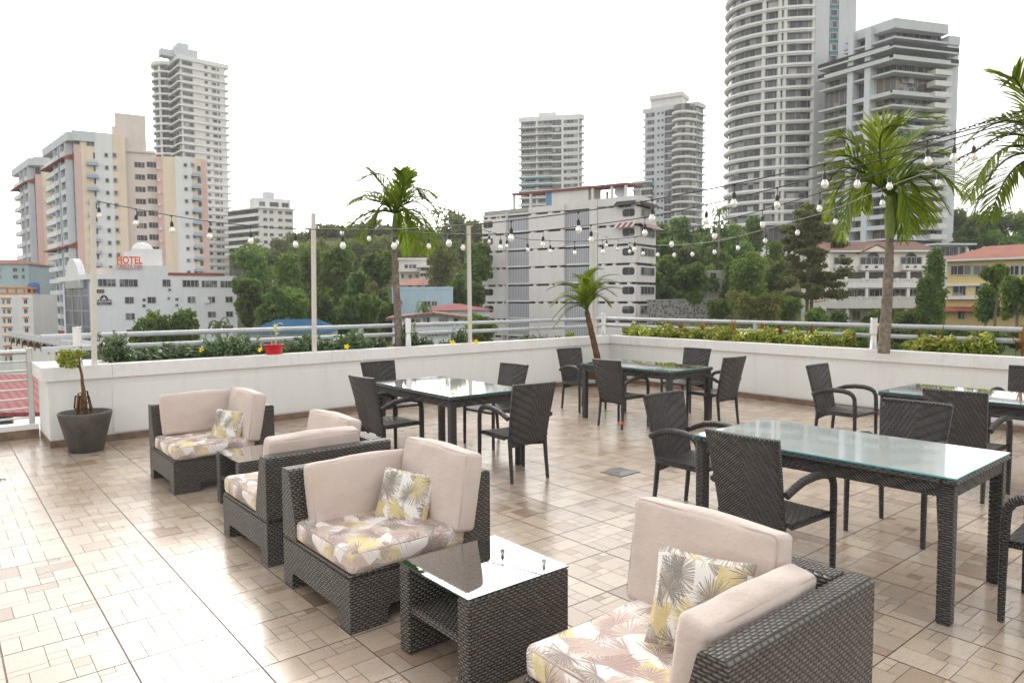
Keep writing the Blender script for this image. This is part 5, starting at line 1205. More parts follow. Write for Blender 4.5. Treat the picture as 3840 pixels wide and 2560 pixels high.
# far ridge
for i,(px,yt,hw,mt) in enumerate([(1090,872,75,'lf_g3'),(1165,850,85,'lf_g2'),(1245,836,85,'lf_g3'),(1320,838,80,'lf_g2'),(1400,830,85,'lf_g3'),(1480,846,80,'lf_g2'),(1560,843,80,'lf_g3'),(1640,860,75,'lf_g3'),(1730,850,75,'lf_g2'),(1868,880,60,'lf_g2')]):
    tree(px,yt,hw,232,mt,'hazy tree on the skyline of the wooded hill behind the small palm',n=2200,size=.75,seed=i,group='trees on the far ridge',trunk=.5)
tree(1690,785,115,225,'lf_g2','broad domed tree highest on the wooded hill, left of the white block',n=2600,size=.7,seed=31,trunk=.7,hh=9)
tree(1775,822,60,215,'lf_g3','dark tree beside the broad domed one, touching the white block',n=1600,size=.65,seed=32,trunk=.6)
for i,(px,yt,hw,mt) in enumerate([(1120,905,95,'lf_g2'),(1210,895,100,'lf_g3'),(1320,890,95,'lf_g2'),(1430,885,90,'lf_g3'),(1530,895,85,'lf_g2'),(1610,915,75,'lf_g1'),(1720,900,75,'lf_g2'),(1010,930,80,'lf_g2'),(930,905,70,'lf_g1')]):
    tree(px,yt,hw,180,mt,'tree half way up the wooded hill behind the string lights',n=1700,size=.6,seed=50+i,group=G1,trunk=.5)
for args in [(955,888,88,118,'lf_g1','tall tree beside the right end of the hotel, leftmost of the wood'),(1085,935,85,108,'lf_g1','rounded green tree left of the second timber post'),(1160,912,75,120,'lf_g1','tall green tree directly behind the second timber post'),(1262,925,80,112,'lf_g1','bushy green tree right of the second timber post'),(1405,945,85,105,'lf_g2','dark green tree left of the small palm trunk'),(1345,1020,60,96,'lf_g2','small dark tree low in the wood, left of the small palm'),(1655,885,95,122,'lf_g3','large olive tree over the hillside houses, right of the small palm'),(1790,905,60,115,'lf_g1','tree pressed against the left side of the white block')]:
    tree(*args,n=3400,size=.42,seed=int(args[0]),hh=args[2]/F*args[3]*1.7,trunk=.4)
for i,(px,yt,hw,dp,mt) in enumerate([(930,1040,75,92,'lf_g2'),(1020,1080,75,88,'lf_g2'),(1115,1075,80,90,'lf_g1'),(1210,1070,75,86,'lf_g2'),(1300,1110,75,84,'lf_g2'),(1390,1100,70,86,'lf_g1'),(1455,1130,50,80,'lf_g2'),(1720,1010,50,108,'lf_g2'),(1775,1050,50,106,'lf_g2')]):
    tree(px,yt,hw,dp,mt,'dark understorey tree at the foot of the wooded hill',n=2200,size=.40,seed=80+i,group='understorey trees at the foot of the wood',ybot=yt+190,trunk=.3)
tree(575,1158,85,72,'lf_g1','left crown of the bright green trees in front of the hotel wall',n=3200,size=.26,seed=5,ybot=1330)
tree(690,1156,85,74,'lf_g1','right crown of the bright green trees in front of the hotel wall',n=3200,size=.26,seed=6,ybot=1330)
tree(1800,1182,90,56,'lf_g1','leafy green tree behind the third timber post and railing',n=3000,size=.2,seed=7,ybot=1300)
# right of the white block
GR='trees on the slope below the round tower'
for i,(px,yt,hw,dp,mt) in enumerate([(2480,840,60,150,'lf_g1'),(2560,815,65,155,'lf_g4'),(2640,850,60,150,'lf_g1'),(2730,830,75,150,'lf_g1'),(2825,815,62,160,'lf_g4'),(2790,900,75,135,'lf_g1'),(2700,930,70,130,'lf_g1'),(2590,920,70,132,'lf_g2'),(2500,950,70,125,'lf_g2'),(2460,1020,40,118,'lf_g2'),(2900,905,75,140,'lf_g1'),(3180,920,60,140,'lf_g1'),(2520,890,75,138,'lf_g1'),(2650,885,80,138,'lf_g4'),(2560,985,75,122,'lf_g2'),(2660,990,70,124,'lf_g1'),(2750,985,70,118,'lf_g2'),(2860,965,60,116,'lf_g1'),(2480,1070,50,116,'lf_g2')]):
    tree(px,yt,hw,dp,mt,'leafy tree on the slope between the white block and the round tower',n=2200,size=.5,seed=120+i,group=GR,hh=hw/F*dp*1.15)
tree(2602,990,78,84,'lf_g2','small round dark tree with a thin trunk on the grass slope',n=5200,size=.26,seed=9,ybot=1150,trunk=.14,lobes=14)
tree(2800,948,95,98,'lf_g1','dense dark green tree left of the pine',n=4200,size=.32,seed=10,ybot=1185)
tree(2890,985,60,102,'lf_g1','dense green tree just left of the pine trunks',n=2400,size=.32,seed=11,ybot=1150)
for i,(px,yt,yb,hw,mt) in enumerate([(2790,1085,1215,75,'lf_or'),(2700,1120,1210,50,'lf_g1'),(2880,1090,1210,70,'lf_or'),(2960,1110,1215,60,'lf_g1'),(3060,1150,1225,60,'lf_g1'),(3140,1165,1235,50,'lf_g2'),(3280,1160,1225,50,'lf_g2'),(3400,1165,1225,60,'lf_g1')]):
    tree(px,yt,hw,84,mt,['rounded bush in front of the mansion and pine','orange tinged bush left of the pine trunks'][mt=='lf_or'],name='bush',n=1700,size=.2,seed=140+i,group=['bushes before the mansion','orange tinged bushes'][mt=='lf_or'],ybot=yb,trunk=.15,cat='bush')
# pine-like feathery tree
def pine():
    rn=random.Random(4); e_=atd(3030,1190,100); gz=gh(e_.x,e_.y); e=empty('pine_tree',(e_.x,e_.y,gz),0,'tall feathery pine with two bare trunks, in front of the mansion','tree')
    mb=MB(); tn=[]; sc=100/F; top=atd(3030,770,100).z-gz; bot=atd(3030,1110,100).z-gz
    for k in range(120):
        f_=rn.random()**1.15; z=bot+(top-bot)*f_; w=(40+125*(1-f_)**.7*min(1,f_*6+.45))*sc; a=rn.uniform(0,2*PI); r=w*rn.uniform(.15,1)
        tt=.45+rn.uniform(-.25,.3); leaves(mb,tn,(math.cos(a)*r,math.sin(a)*r,z-.08*r),(rn.uniform(.8,1.5),rn.uniform(.8,1.5),rn.uniform(.35,.6)),110,.34,rn,tt,.2,.1,.3,.45)
    o=mb.build('crown',M['lf_g3'],e,nouv=True); set_tone(o,tn)
    for x in (-.35,.95): t_=MB(); t_.tube([(x,0,-.5),(x*.9,0,top*.5),(x*.5,0,top*.92)],[.26,.2,.06],8); t_.build('trunk',M['trunk'],e,nouv=True)
    t_=MB()
    for k in range(14):
        z=bot*.8+(top-bot*.8)*k/14; a=rn.uniform(0,6.28); r=3.2*(1-k/16); t_.tube([(0,0,z),(math.cos(a)*r,math.sin(a)*r,z+.4)],[.08,.02],5)
    t_.build('branch',M['trunk'],e,nouv=True)
pine()
def column_tree(px,yt,hw_px,yb,dep,label,seed):
    rn=random.Random(seed); tp=atd(px,yt,dep); gz=gh(tp.x,tp.y); e=empty('cypress',(tp.x,tp.y,gz),0,label,'tree','columnar trees beside the yellow house'); top=tp.z-gz; hw=hw_px/F*dep; mb=MB(); tn=[]
    bot=max(.3,atd(px,yb,dep).z-gz)
    for k in range(60):
        f_=k/59; z=bot+(top-bot)*f_; w=hw*(1-f_)**.55*1.0+.15; a=rn.uniform(0,6.28); r=w*rn.uniform(.2,.8)
        leaves(mb,tn,(math.cos(a)*r,math.sin(a)*r,z-.3),(.75,.75,.85),110,.26,rn,.45+rn.uniform(-.25,.3),.2,.3,.6,.4)
    o=mb.build('crown',M['lf_g4'],e,nouv=True); set_tone(o,tn); t_=MB(); t_.tube([(0,0,-.5),(0,0,top*.8)],[.2,.05],8); t_.build('trunk',M['trunk'],e,nouv=True)
column_tree(3510,938,48,1215,88,'taller cypress between the mansion and the yellow house',1); column_tree(3478,1040,42,1215,82,'shorter brighter cypress in front of the taller one',2)
for i,(px,yt,yb,hw,dp,mt) in enumerate([(3590,760,900,70,190,'lf_g2'),(3680,790,900,60,180,'lf_g2'),(3760,770,930,75,185,'lf_g1'),(3840,800,940,80,175,'lf_g1'),(3640,855,940,60,160,'lf_g2'),(3720,862,935,60,160,'lf_g1'),(3810,880,960,60,150,'lf_g1')]):
    tree(px,yt,hw,dp,mt,'tree on the dark hill above the yellow house',n=1700,size=.55,seed=160+i,group='trees above the yellow house',ybot=yb)
tree(3740,982,52,70,'lf_g1','slender leafy tree in front of the yellow house windows',n=2600,size=.22,seed=12,ybot=1110,lobes=6)
tree(3700,1060,60,72,'lf_g2','dark leafy tree before the red awning of the yellow house',n=2800,size=.22,seed=13,ybot=1215)
tree(3822,1030,70,66,'lf_g4','bright green tree at the right edge before the yellow house',n=3000,size=.22,seed=14,ybot=1215)
# hedge bands under the houses, right behind the railings
for i,px in enumerate(range(2500,3900,120)):
    tree(px,1208 if px<3100 else 1225,85,46,'lf_g2','dark shrub on the bank just beyond the right railing',name='bush',n=900,size=.2,seed=200+i,group='dark shrubs beyond the right railing',ybot=1330,trunk=.12,cat='bush',lobes=6)
# ---------------------------------------------------------------- palms
def frond(mb,tn,P,nl,ll,lw,rn,droop=.35,tone=.5):
    """P: list of 3 or 4 points (bezier-like); leaflets both sides"""
    P=[Vector(p) for p in P]
    if len(P)==3: P[1]=P[1]*1.6-(P[0]+P[2])*.3
    def pt(t):
        if len(P)==3: return P[0]*(1-t)**2+P[1]*2*t*(1-t)+P[2]*t*t
        return P[0]*(1-t)**3+P[1]*3*t*(1-t)**2+P[2]*3*t*t*(1-t)+P[3]*t**3
    pts=[pt(k/10) for k in range(11)]; nf=len(mb.f)
    mb.tube(pts,[.012*(1-.8*k/10)*ll/.35+.002 for k in range(11)],5); tn+= [.35]*(len(mb.f)-nf)
    for k in range(nl):
        t=.10+.90*(k+rn.random()*.6)/nl; p=pt(t); tg=(pt(min(1,t+.02))-pt(t-.02)).normalized()
        side=tg.cross(UP)
        if side.length<.15: side=tg.cross(Vector((FW.x,FW.y,0)))
        side.normalize(); upv=side.cross(tg).normalized()
        L=ll*(math.sin(PI*min(1,t*.82+.16))**.6)*rn.uniform(.85,1.1)
        for s in (-1,1):
            d=(side*s*(.62+.1*rn.random())+tg*(.62+.6*t)+upv*rn.uniform(.0,.3)).normalized()
            q=p+d*L*.5; e_=p+d*L+Vector((0,0,-droop*L*rn.uniform(.5,1.3)))
            w=d.cross(upv).normalized()*lw*.5
            nf=len(mb.f)
            mb.add([p-w*.5,p+w*.5,q+w,q-w,e_],[(0,1,2,3),(3,2,4)]); tn+= [min(1,max(0,tone+rn.uniform(-.3,.35)))]*2
def palm(name,label,base,dep,trunk_px,fr,tr,ll,lw,nl,mat='lf_palm',bark='bark',shaft=None,cr=None,seed=1,vary=0,dv=.35,droop=.35):
    rn=random.Random(seed); B=Vector(base); e=empty(name,B,0,label,'palm tree')
    mb=MB(); pts=[atd(x,y,dep)-B for x,y in trunk_px]; n=len(pts)
    # resample
    q=[]
    for i in range(n-1):
        for k in range(6): q.append(pts[i].lerp(pts[i+1],k/6))
    q.append(pts[-1]); rs=[tr*(1.25-.45*i/len(q))*(1+.06*math.sin(i*2.1)) for i in range(len(q))]; mb.tube(q,rs,12); mb.build('trunk',M[bark],e,nouv=True)
    top=pts[-1]
    if shaft: 
        mb=MB(); s1=atd(*shaft,dep)-B; mb.tube([top,top.lerp(s1,.3),top.lerp(s1,.7),s1],[tr*.85,tr*1.0,tr*.8,tr*.45],12); mb.build('crownshaft',M['greenstem'],e,nouv=True); top=s1
    for i,(mx,my,tx,ty,dd) in enumerate(fr):
        mb=MB(); tn=[]; P=[top,atd(mx,my,dep+dd*.5*dv)-B,atd(tx,ty,dep+dd*dv)-B]
        frond(mb,tn,P,nl,ll,lw,rn,droop,.5+rn.uniform(-.15,.15)); o=mb.build('frond',M[mat],e,nouv=True); set_tone(o,tn)
    return e
d1=10.4
b1=onY(1497,1300,lambda x:WLy(x)+.36); d1=b1.dot(FW); b1.z=.74
palm('palm_tree','small palm with arching fronds in the left planter, between the second and third posts',b1,d1,[(1497,1318),(1490,1150),(1482,1010),(1480,905)],
 [(1455,640,1330,690,0),(1440,690,1365,625,.6),(1500,680,1560,660,-.4),(1530,690,1585,735,1.2),(1400,740,1295,775,-1),(1400,725,1310,760,1.5),(1380,790,1308,858,.4),(1420,760,1375,920,-1.2),(1560,720,1645,800,1),(1570,740,1660,885,-.5),(1530,770,1565,955,-1.3),(1510,800,1525,955,1.2),(1590,790,1600,950,.6),(1520,680,1500,640,-1.6),(1445,730,1350,720,1.8),(1560,700,1640,740,1.9),(1410,790,1345,900,-1.6),(1550,790,1625,925,-1.7)],
 .052,.40,.026,36,shaft=(1480,800),seed=3,droop=.2)
pb=MB(); pb.lathe([(.16,-.0),(.19,.15),(.20,.15),(.20,.165),(.18,.165),(.17,.13),(0,.13)],20); po=empty('plant_pot',(b1.x,b1.y,.74),0,'black plastic pot around the foot of the small palm','pot'); pb.build('pot_shell',M['dark'],po)
d2=9.6
b2=atd(3313,1325,d2); b2.z=.74
j=lambda u,v:(2600+.5274*u,.5274*v)
def J(mx,my,tx,ty,dd): a=j(mx,my);c=j(tx,ty); return (a[0],a[1],c[0],c[1],dd)
palm('palm_tree','tall palm with a pale green crownshaft in the right planter, before the mansion',b2,d2,[(3313,1325),(3325,1150),(3333,1000),(3336,893)],
 [J(1400,900,1760,840,0),J(1480,1000,1800,900,1.5),J(1300,950,1480,900,-1),J(1150,1000,1000,1000,.6),J(1130,1080,940,1180,-1),J(1100,1150,950,1330,.5),J(1150,1250,1060,1690,-.6),J(1100,1200,960,1560,1.2),J(1600,1080,1850,1130,-.6),J(1640,1150,1930,1400,.3),J(1600,1200,1830,1530,-1.3),J(1560,1250,1680,1600,.8),J(1480,1300,1560,1660,-1.2),J(1440,1350,1490,1700,.6),J(1250,1250,1200,1500,1.6)],
 .062,.50,.028,38,shaft=(3336,735),seed=4,droop=.18)
d3=8.6; b3=atd(3990,1340,d3); b3.z=.74
palm('palm_tree','palm whose fronds reach in from beyond the right edge',b3,d3,[(3990,1340),(3975,1100),(3960,900)],
 [J(2300,800,1880,1060,0),J(2250,900,1900,1200,.8),J(2200,1000,1960,1420,-1),J(2200,1090,1990,1540,.4),J(2280,1150,2110,1560,-1.2),J(2330,600,2255,570,-.5),J(2600,900,2900,1200,0)],
 .07,.52,.028,38,shaft=(3955,600),seed=5,droop=.18)
# leaning date palm in a pot, inside the corner
d4=12.4; b4=atd(2237,1445,d4); b4=atz(2240,1448,.003)
d4=b4.dot(FW)
pe=empty('plant_pot',(b4.x,b4.y,.003),0,'brown tapered pot in the corner, holding the curved palm','pot'); q=MB(); q.lathe([(.17,0),(.26,.36),(.28,.36),(.28,.385),(.25,.385),(.24,.33),(0,.33)],28); q.build('pot_shell',M['brownpot'],pe)
palm('date_palm','curved potted palm with a rough trunk, standing in the terrace corner',b4+Vector((0,0,.33)),d4,[(2243,1385),(2240,1340),(2222,1260),(2208,1200),(2200,1165)],
 [(2150,1060,2045,1090,.2),(2130,1100,2065,1150,-.8),(2160,1110,2070,1200,.6),(2150,1140,2075,1230,-.5) ,(2190,1050,2150,1040,1),(2200,1030,2260,1010,-.6),(2230,1050,2320,1030,.3),(2250,1080,2340,1085,-.4),(2240,1100,2290,1150,.6),(2185,1090,2110,1060,1.4),(2220,1060,2290,1050,1.5),(2200,1090,2195,1045,-1.5),(2180,1110,2120,1130,1.8),(2160,1070,2080,1060,.9),(2230,1070,2310,1110,-1.3),(2205,1045,2225,1015,1.3),(2170,1080,2090,1120,-1.6),(2240,1065,2330,1060,1.2)],
 .055,.24,.014,70,bark='bark2',seed=6,droop=.12)
# background palms
def far_palm(px,yt,dep,label,r_px,seed,mat='lf_g1'):
    rn=random.Random(seed); tp=atd(px,yt,dep); gz=gh(tp.x,tp.y); B=Vector((tp.x,tp.y,gz)); e=empty('palm_tree',B,0,label,'palm tree'); r=r_px/F*dep; h=tp.z-gz
    mb=MB(); mb.tube([(0,0,-.3),(0,0,h*.6),(0,0,h)],[.3,.2,.15],8); mb.build('trunk',M['bark'],e,nouv=True)
    for k in range(13):
        a=2*PI*k/13+rn.random()*.3; el=rn.uniform(-.1,.9); mb=MB(); tn=[]; D=Vector((math.cos(a),math.sin(a),0))
        frond(mb,tn,[(0,0,h),D*r*.55+Vector((0,0,h+r*el)),D*r+Vector((0,0,h+r*(el-.9)))],16,r*.32,r*.07,rn,.5,.45); o=mb.build('frond',M[mat],e,nouv=True); set_tone(o,tn)
far_palm(2697,800,128,'royal palm on the skyline, left of the round tower',38,1); far_palm(820,1225,66,'small palm at the right end of the hotel wall',50,2,'lf_g2'); far_palm(1590,1155,72,'clump of small palms before the light blue house',35,3)
far_palm(1395,1075,92,'fan shaped palm low in the dark wood',32,4,'lf_g3')
# ---------------------------------------------------------------- planter plants
def shrub_mesh(seed,r,h,n,size,kind):
    rn=random.Random(seed); mb=MB(); tn=[]
    for k in range(9):
        a=rn.uniform(0,6.28); rr=rn.uniform(0,.6)*r; zz=rn.uniform(.3,.8)*h; s=rn.uniform(.35,.5)
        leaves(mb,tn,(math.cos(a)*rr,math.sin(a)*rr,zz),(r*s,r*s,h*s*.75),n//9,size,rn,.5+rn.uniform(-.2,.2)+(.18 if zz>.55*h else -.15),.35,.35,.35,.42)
    if kind=='d':
        for k in range(14): # upright shoots
            a=rn.uniform(0,6.28); rr=rn.uniform(0,.8)*r; x,y=math.cos(a)*rr,math.sin(a)*rr; hh=h*rn.uniform(.8,1.25)
            for q in range(9): leaves(mb,tn,(x,y,hh*(.5+.5*q/9)),(.028,.028,.01),4,size,rn,.6,.35,.5,.2,.34)
    return mb,tn
def shrubs(kind,mat,pts,label,group,n,size,rr,hh):
    protos=[]
    for k in range(5):
        mb,tn=shrub_mesh(k*11+ord(kind),rr,hh,n,size,kind); o=mb.build('foliage',M[mat],None,nouv=True); set_tone(o,tn); protos.append(o.data); bpy.data.objects.remove(o)
    st=MB()
    for k in range(5): a=k*1.25; st.tube([(0,0,0),(math.cos(a)*rr*.4,math.sin(a)*rr*.4,hh*.6)],[.008,.004],5)
    so=st.build('stems',M['bark2'],None,nouv=True); sm=so.data; bpy.data.objects.remove(so)
    for i,(x,y,s) in enumerate(pts):
        e=empty('shrub',(x,y,.74),rnd.uniform(0,6.28),label,'shrub',group); 
        o=bpy.data.objects.new('foliage',protos[i%5]); COL.objects.link(o); o.parent=e; o.scale=(1,1,s)
        o=bpy.data.objects.new('stems',sm); COL.objects.link(o); o.parent=e; yield e
pts=[]
x=1.72
hts={0:1.25,1:.75,2:.85,3:1.05,4:1.1,5:1.0}
i=0
while x<6.2:
    s=[1.1,.65,.7,.8,.65,.9,.95,.9,.6,.7,.75,.9,.7,.85,.95,.65,.7,.8][i%18]; 
    if not 5.55<x<5.9: pts.append((x,WLy(x)+.36+rnd.uniform(-.06,.08),s))
    x+=.235; i+=1
for x_,s in ((6.3,.6),(6.75,.45),(7.05,.85),(7.5,.35),(8.1,.35),(8.6,.5),(9.0,.4)): pts.append((x_,WLy(x_)+.34,s))
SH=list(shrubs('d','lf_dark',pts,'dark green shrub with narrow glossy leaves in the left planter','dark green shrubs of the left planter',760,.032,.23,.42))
pts=[]
y=9.45; i=0
while y>4.95: pts.append((WRx(y)+.34+rnd.uniform(-.05,.05),y,[1,.9,1.05,.95,1.1][i%5]*.93)); y-=.235; i+=1
y=4.0
while y>2.95: pts.append((WRx(y)+.36+rnd.uniform(-.05,.05),y,[.95,1.1,1.0,1.2,1.25,1.3][int((4.0-y)/.21)%6]*.9)); y-=.21
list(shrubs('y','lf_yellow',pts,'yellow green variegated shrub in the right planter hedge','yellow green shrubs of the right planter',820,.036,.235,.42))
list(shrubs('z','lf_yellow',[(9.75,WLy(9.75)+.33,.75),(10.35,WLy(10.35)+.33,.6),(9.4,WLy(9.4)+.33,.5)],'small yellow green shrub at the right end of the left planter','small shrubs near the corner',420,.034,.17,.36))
# yellow flowers
fl_m=MB()
for k in range(5):
    a=2*PI*k/5; c_,s_=math.cos(a),math.sin(a); c2_,s2_=math.cos(a+.6),math.sin(a+.6); c3,s3=math.cos(a-.6),math.sin(a-.6)
    fl_m.add([(0,0,0),(c3*.025,s3*.025,.012),(c_*.046,s_*.046,.008),(c2_*.025,s2_*.025,.012)],[(0,1,2,3)])
fo_=fl_m.build('yellow_flower',M['petal'],None,nouv=True); fme=fo_.data; bpy.data.objects.remove(fo_)
for i,(px,py) in enumerate([(470,1361),(485,1356),(505,1332),(430,1352),(757,1313),(977,1311),(1697,1285),(1785,1283),(1300,1300)]):
    dep=atz(px,1340,CAPZ).dot(FW)+.12; p=atd(px,py,dep)
    sh=min(SH,key=lambda e:(e.location.x-p.x)**2+(e.location.y-p.y)**2)
    o=bpy.data.objects.new('yellow_flower',fme); COL.objects.link(o); o.parent=sh
    m_=(Matrix.Translation(sh.location)@Matrix.Rotation(sh.rotation_euler.z,4,'Z')).inverted(); o.matrix_basis=m_@Matrix.Translation(p)@Matrix.Rotation(-YAW+rnd.uniform(-.4,.4),4,'Z')@Matrix.Rotation(R(60),4,'X')
# cordylines
def cordy_mesh(seed,L=.34,n=26,w=.02):
    rn=random.Random(seed); mb=MB(); tn=[]
    for k in range(n):
        a=rn.uniform(0,6.28); el=rn.uniform(.35,1.4); l=L*rn.uniform(.6,1.1); D=Vector((math.cos(a)*math.cos(el),math.sin(a)*math.cos(el),math.sin(el))); p=Vector((0,0,rn.uniform(.12,.26))); sd=D.cross(UP).normalized()*w
        q=p+D*l*.5; e_=p+D*l+Vector((0,0,-.25*l*math.cos(el))); mb.add([p-sd*.4,p+sd*.4,q+sd,q-sd,e_],[(0,1,2,3),(3,2,4)]); tn+=[rn.random()]*2
    return mb,tn
for i,(px,y) in enumerate([(2500,1240),(2560,1236),(2640,1246),(2750,1246),(2858,1246),(2925,1250),(3040,1252),(3296,1290),(3450,1262),(3530,1260),(3690,1270),(3835,1295)]):
    p=atz(px,1300 if px>3200 else 1290,CAPZ); p.x=WRx(p.y); dd=None
    # on the ray, 0.48 m behind the inner face
    r=ray(px,y); t_=None
    for k in range(400):
        t0=5+k*.03
        if r.x*t0>WRx(r.y*t0)+.5: t_=t0; break
    X_,Y_=r.x*t_,r.y*t_
    e=empty('cordyline',(X_,Y_,.78),i,'bronze red spiky plant rising from the right planter','plant','bronze red plants in the right planter'); mb,tn=cordy_mesh(i,.30 if px!=3296 else .4); o=mb.build('leaves',M['lf_red'],e,nouv=True); set_tone(o,tn); s_=MB(); s_.tube([(0,0,0),(0,0,.26)],[.01,.008],6); s_.build('stem',M['bark2'],e,nouv=True)
# red pot
p=onY(1028,1330,lambda x:WLy(x)+.06); e=empty('flower_pot',(p.x,WLy(p.x)+.06,CAPZ+.001),0,'oval red plastic pot on the coping of the left parapet','pot')
q=MB(); q.lathe([(.105,0),(.135,.125),(.140,.125),(.140,.135),(.125,.135),(.118,.11),(0,.11)],32,sx=1.0,sy=.62); q.build('pot_shell',M['red'],e)
pe=empty('potted_plant',(p.x,WLy(p.x)+.06,CAPZ+.11),0,'thin yellowing plant growing in the red pot','plant')
mb,tn=cordy_mesh(3,.13,9,.012); mb.v=[(x+.02,y,z+.0) for x,y,z in mb.v]; o=mb.build('leaves',M['lf_yellow'],pe,nouv=True); set_tone(o,[.8+.2*x for x in tn])
q=MB(); q.tube([(.02,0,0),(.03,0,.2),(.0,.0,.29),(-.02,0,.30)],[.006,.006,.005,.003],6); q.tube([(.03,0,.0),(.035,0,.22),(.06,0,.31),(.11,0,.315),(.15,0,.28)],[.006,.006,.006,.008,.003],6); q.tube([(-.03,0,0),(-.035,0,.2)],[.005,.003],6); q.build('stem',simple('pale dry stems',(.55,.52,.38),.7,.1,5),pe)
# bonsai
bx,by=1.27,9.0; d5=Vector((bx,by,0)).dot(FW)
e=empty('plant_pot',(bx,by,.003),0,'wide grey round pot at the left end of the parapet','pot'); q=MB(); q.lathe([(.155,0),(.17,.01),(.262,.40),(.268,.425),(.262,.44),(.24,.44),(.225,.425),(.21,.39),(0,.39)],40); q.build('pot_shell',M['potgrey'],e); q=MB(); q.lathe([(.208,.3905),(.1,.405),(0,.41)],24); q.build('soil',M['soil'],e)
e=empty('bonsai',(bx,by,.40),0,'small variegated tree with exposed roots in the wide grey pot','tree')
q=MB(); tp=[(955,1090),(950,1000),(945,920),(945,860),(930,760),(925,680),(905,600),(900,560)]; P=[atd(.3317*u,1180+.3317*v,d5)-Vector((bx,by,.40)) for u,v in tp]; q.tube(P,[.034,.032,.027,.021,.016,.014,.012,.010],10)
rn=random.Random(8)
for k in range(12):
    a=rn.uniform(0,6.28); s=rn.uniform(.06,.12); t0=P[1].lerp(P[3],rn.random()); q.tube([t0,t0+Vector((math.cos(a)*s*.6,math.sin(a)*s*.6,rn.uniform(-.02,.03))),Vector((P[0].x+math.cos(a)*s,P[0].y+math.sin(a)*s,.0))],[.008,.010,.005],6)
t0=P[2]; q.tube([t0,t0+RT*-.09+Vector((0,0,-.0)),P[0]+RT*-.11+Vector((0,0,.04)),P[0]+RT*-.08],[.012,.011,.011,.01],6)
q.tube([P[-2],P[-1]+RT*-.1+Vector((0,0,.06)),P[-1]+RT*-.2+Vector((0,0,.05))],[.012,.008,.004],6); q.tube([P[-1],P[-1]+Vector((0,0,.08))],[.01,.005],6)
q.build('trunk',M['bark2'],e,nouv=True); mb=MB(); tn=[]
for cx_,cy_,rx,rz,n_ in [(690,490,.045,.045,160),(740,430,.05,.045,200),(800,480,.06,.055,260),(860,450,.06,.05,260),(740,560,.05,.04,170),(810,570,.045,.04,150),(900,430,.045,.04,150),(950,440,.04,.03,90),(700,530,.04,.035,90),(870,530,.035,.03,80)]:
    c=atd(.3317*cx_,1180+.3317*cy_,d5+rn.uniform(-.08,.08))-Vector((bx,by,.40)); leaves(mb,tn,c,(rx*1.3,rx*1.3,rz),int(n_*.8),.017,rn,.6+rn.uniform(-.15,.2),.35,.3,.3,.55)
o=mb.build('foliage',M['lf_yellow'],e,nouv=True); set_tone(o,tn)
# ---------------------------------------------------------------- string lights
zA=lambda u,v:(.40816*u,700+.40816*v); zB=lambda u,v:(900+.40816*u,560+.40816*v); zC=lambda u,v:(1750+.40816*u,560+.40816*v); zD=lambda u,v:(2600+.5274*u,.5274*v); zE=lambda u,v:(2600+.5274*u,600+.5274*v)
ANCH=RT*4.75+FW*5.45
S=[('string of bulbs starting at the far left post and running longest across the terrace',POLES[0],[zA(1250,205),zA(1575,265),zA(1925,320),zA(2300,358),zB(505,730),zB(940,738),zB(1415,737),zB(1925,708),zC(410,655),zC(1025,575),zC(1705,465),zD(290,1310),zD(935,1168),zD(1665,1000)],[(3841,430),(4150,330)]),
('string of bulbs starting at the second post, behind the red pot',POLES[1],[zB(940,660),zB(1187,710),zB(1435,742),zB(1730,772),zB(2045,780),zC(312,775),zC(702,745),zC(1143,695),zC(1637,625),zC(2205,510),zD(597,1335),zD(1175,1180),zD(1858,985)],[(3841,447),(4150,360)]),
('string of bulbs starting at the third post, beside the small palm',POLES[2],[zC(207,755),zC(370,795),zC(560,825),zC(767,838),zC(992,845),zC(1247,832),zC(1545,805),zC(1887,752),zC(2275,672),zD(490,1495),zD(900,1372),zD(1395,1205),zD(1995,985)],[(3841,462),(4150,380)]),
('lowest string of bulbs, starting at the post behind the curved palm',POLES[3],[zC(1287,805),zC(1390,835),zC(1500,855),zC(1620,872),zC(1755,880),zC(1905,880),zC(2078,870),zE(150,578),zE(315,545),zE(515,490),zE(742,428),zE(1013,345),zE(1345,205),zD(1745,1190)],[(3841,480),(4150,400)])]
sock=MB(); sock.lathe([(0,0),(.006,-.002),(.010,-.008),(.017,-.02),(.018,-.035),(.0185,-.056),(.0195,-.058),(.0195,-.062),(.016,-.0625)],12)
so_=sock.build('socket',M['dark'],None,nouv=True); sockme=so_.data; bpy.data.objects.remove(so_)
bl=MB(); bl.lathe([(.0155,-.0626),(.017,-.07),(.0245,-.084),(.0295,-.099),(.0300,-.110),(.0255,-.124),(.0150,-.134),(0,-.137)],16)
bo=bl.build('bulb',M['bulb'],None,nouv=True); bulbme=bo.data; bpy.data.objects.remove(bo)
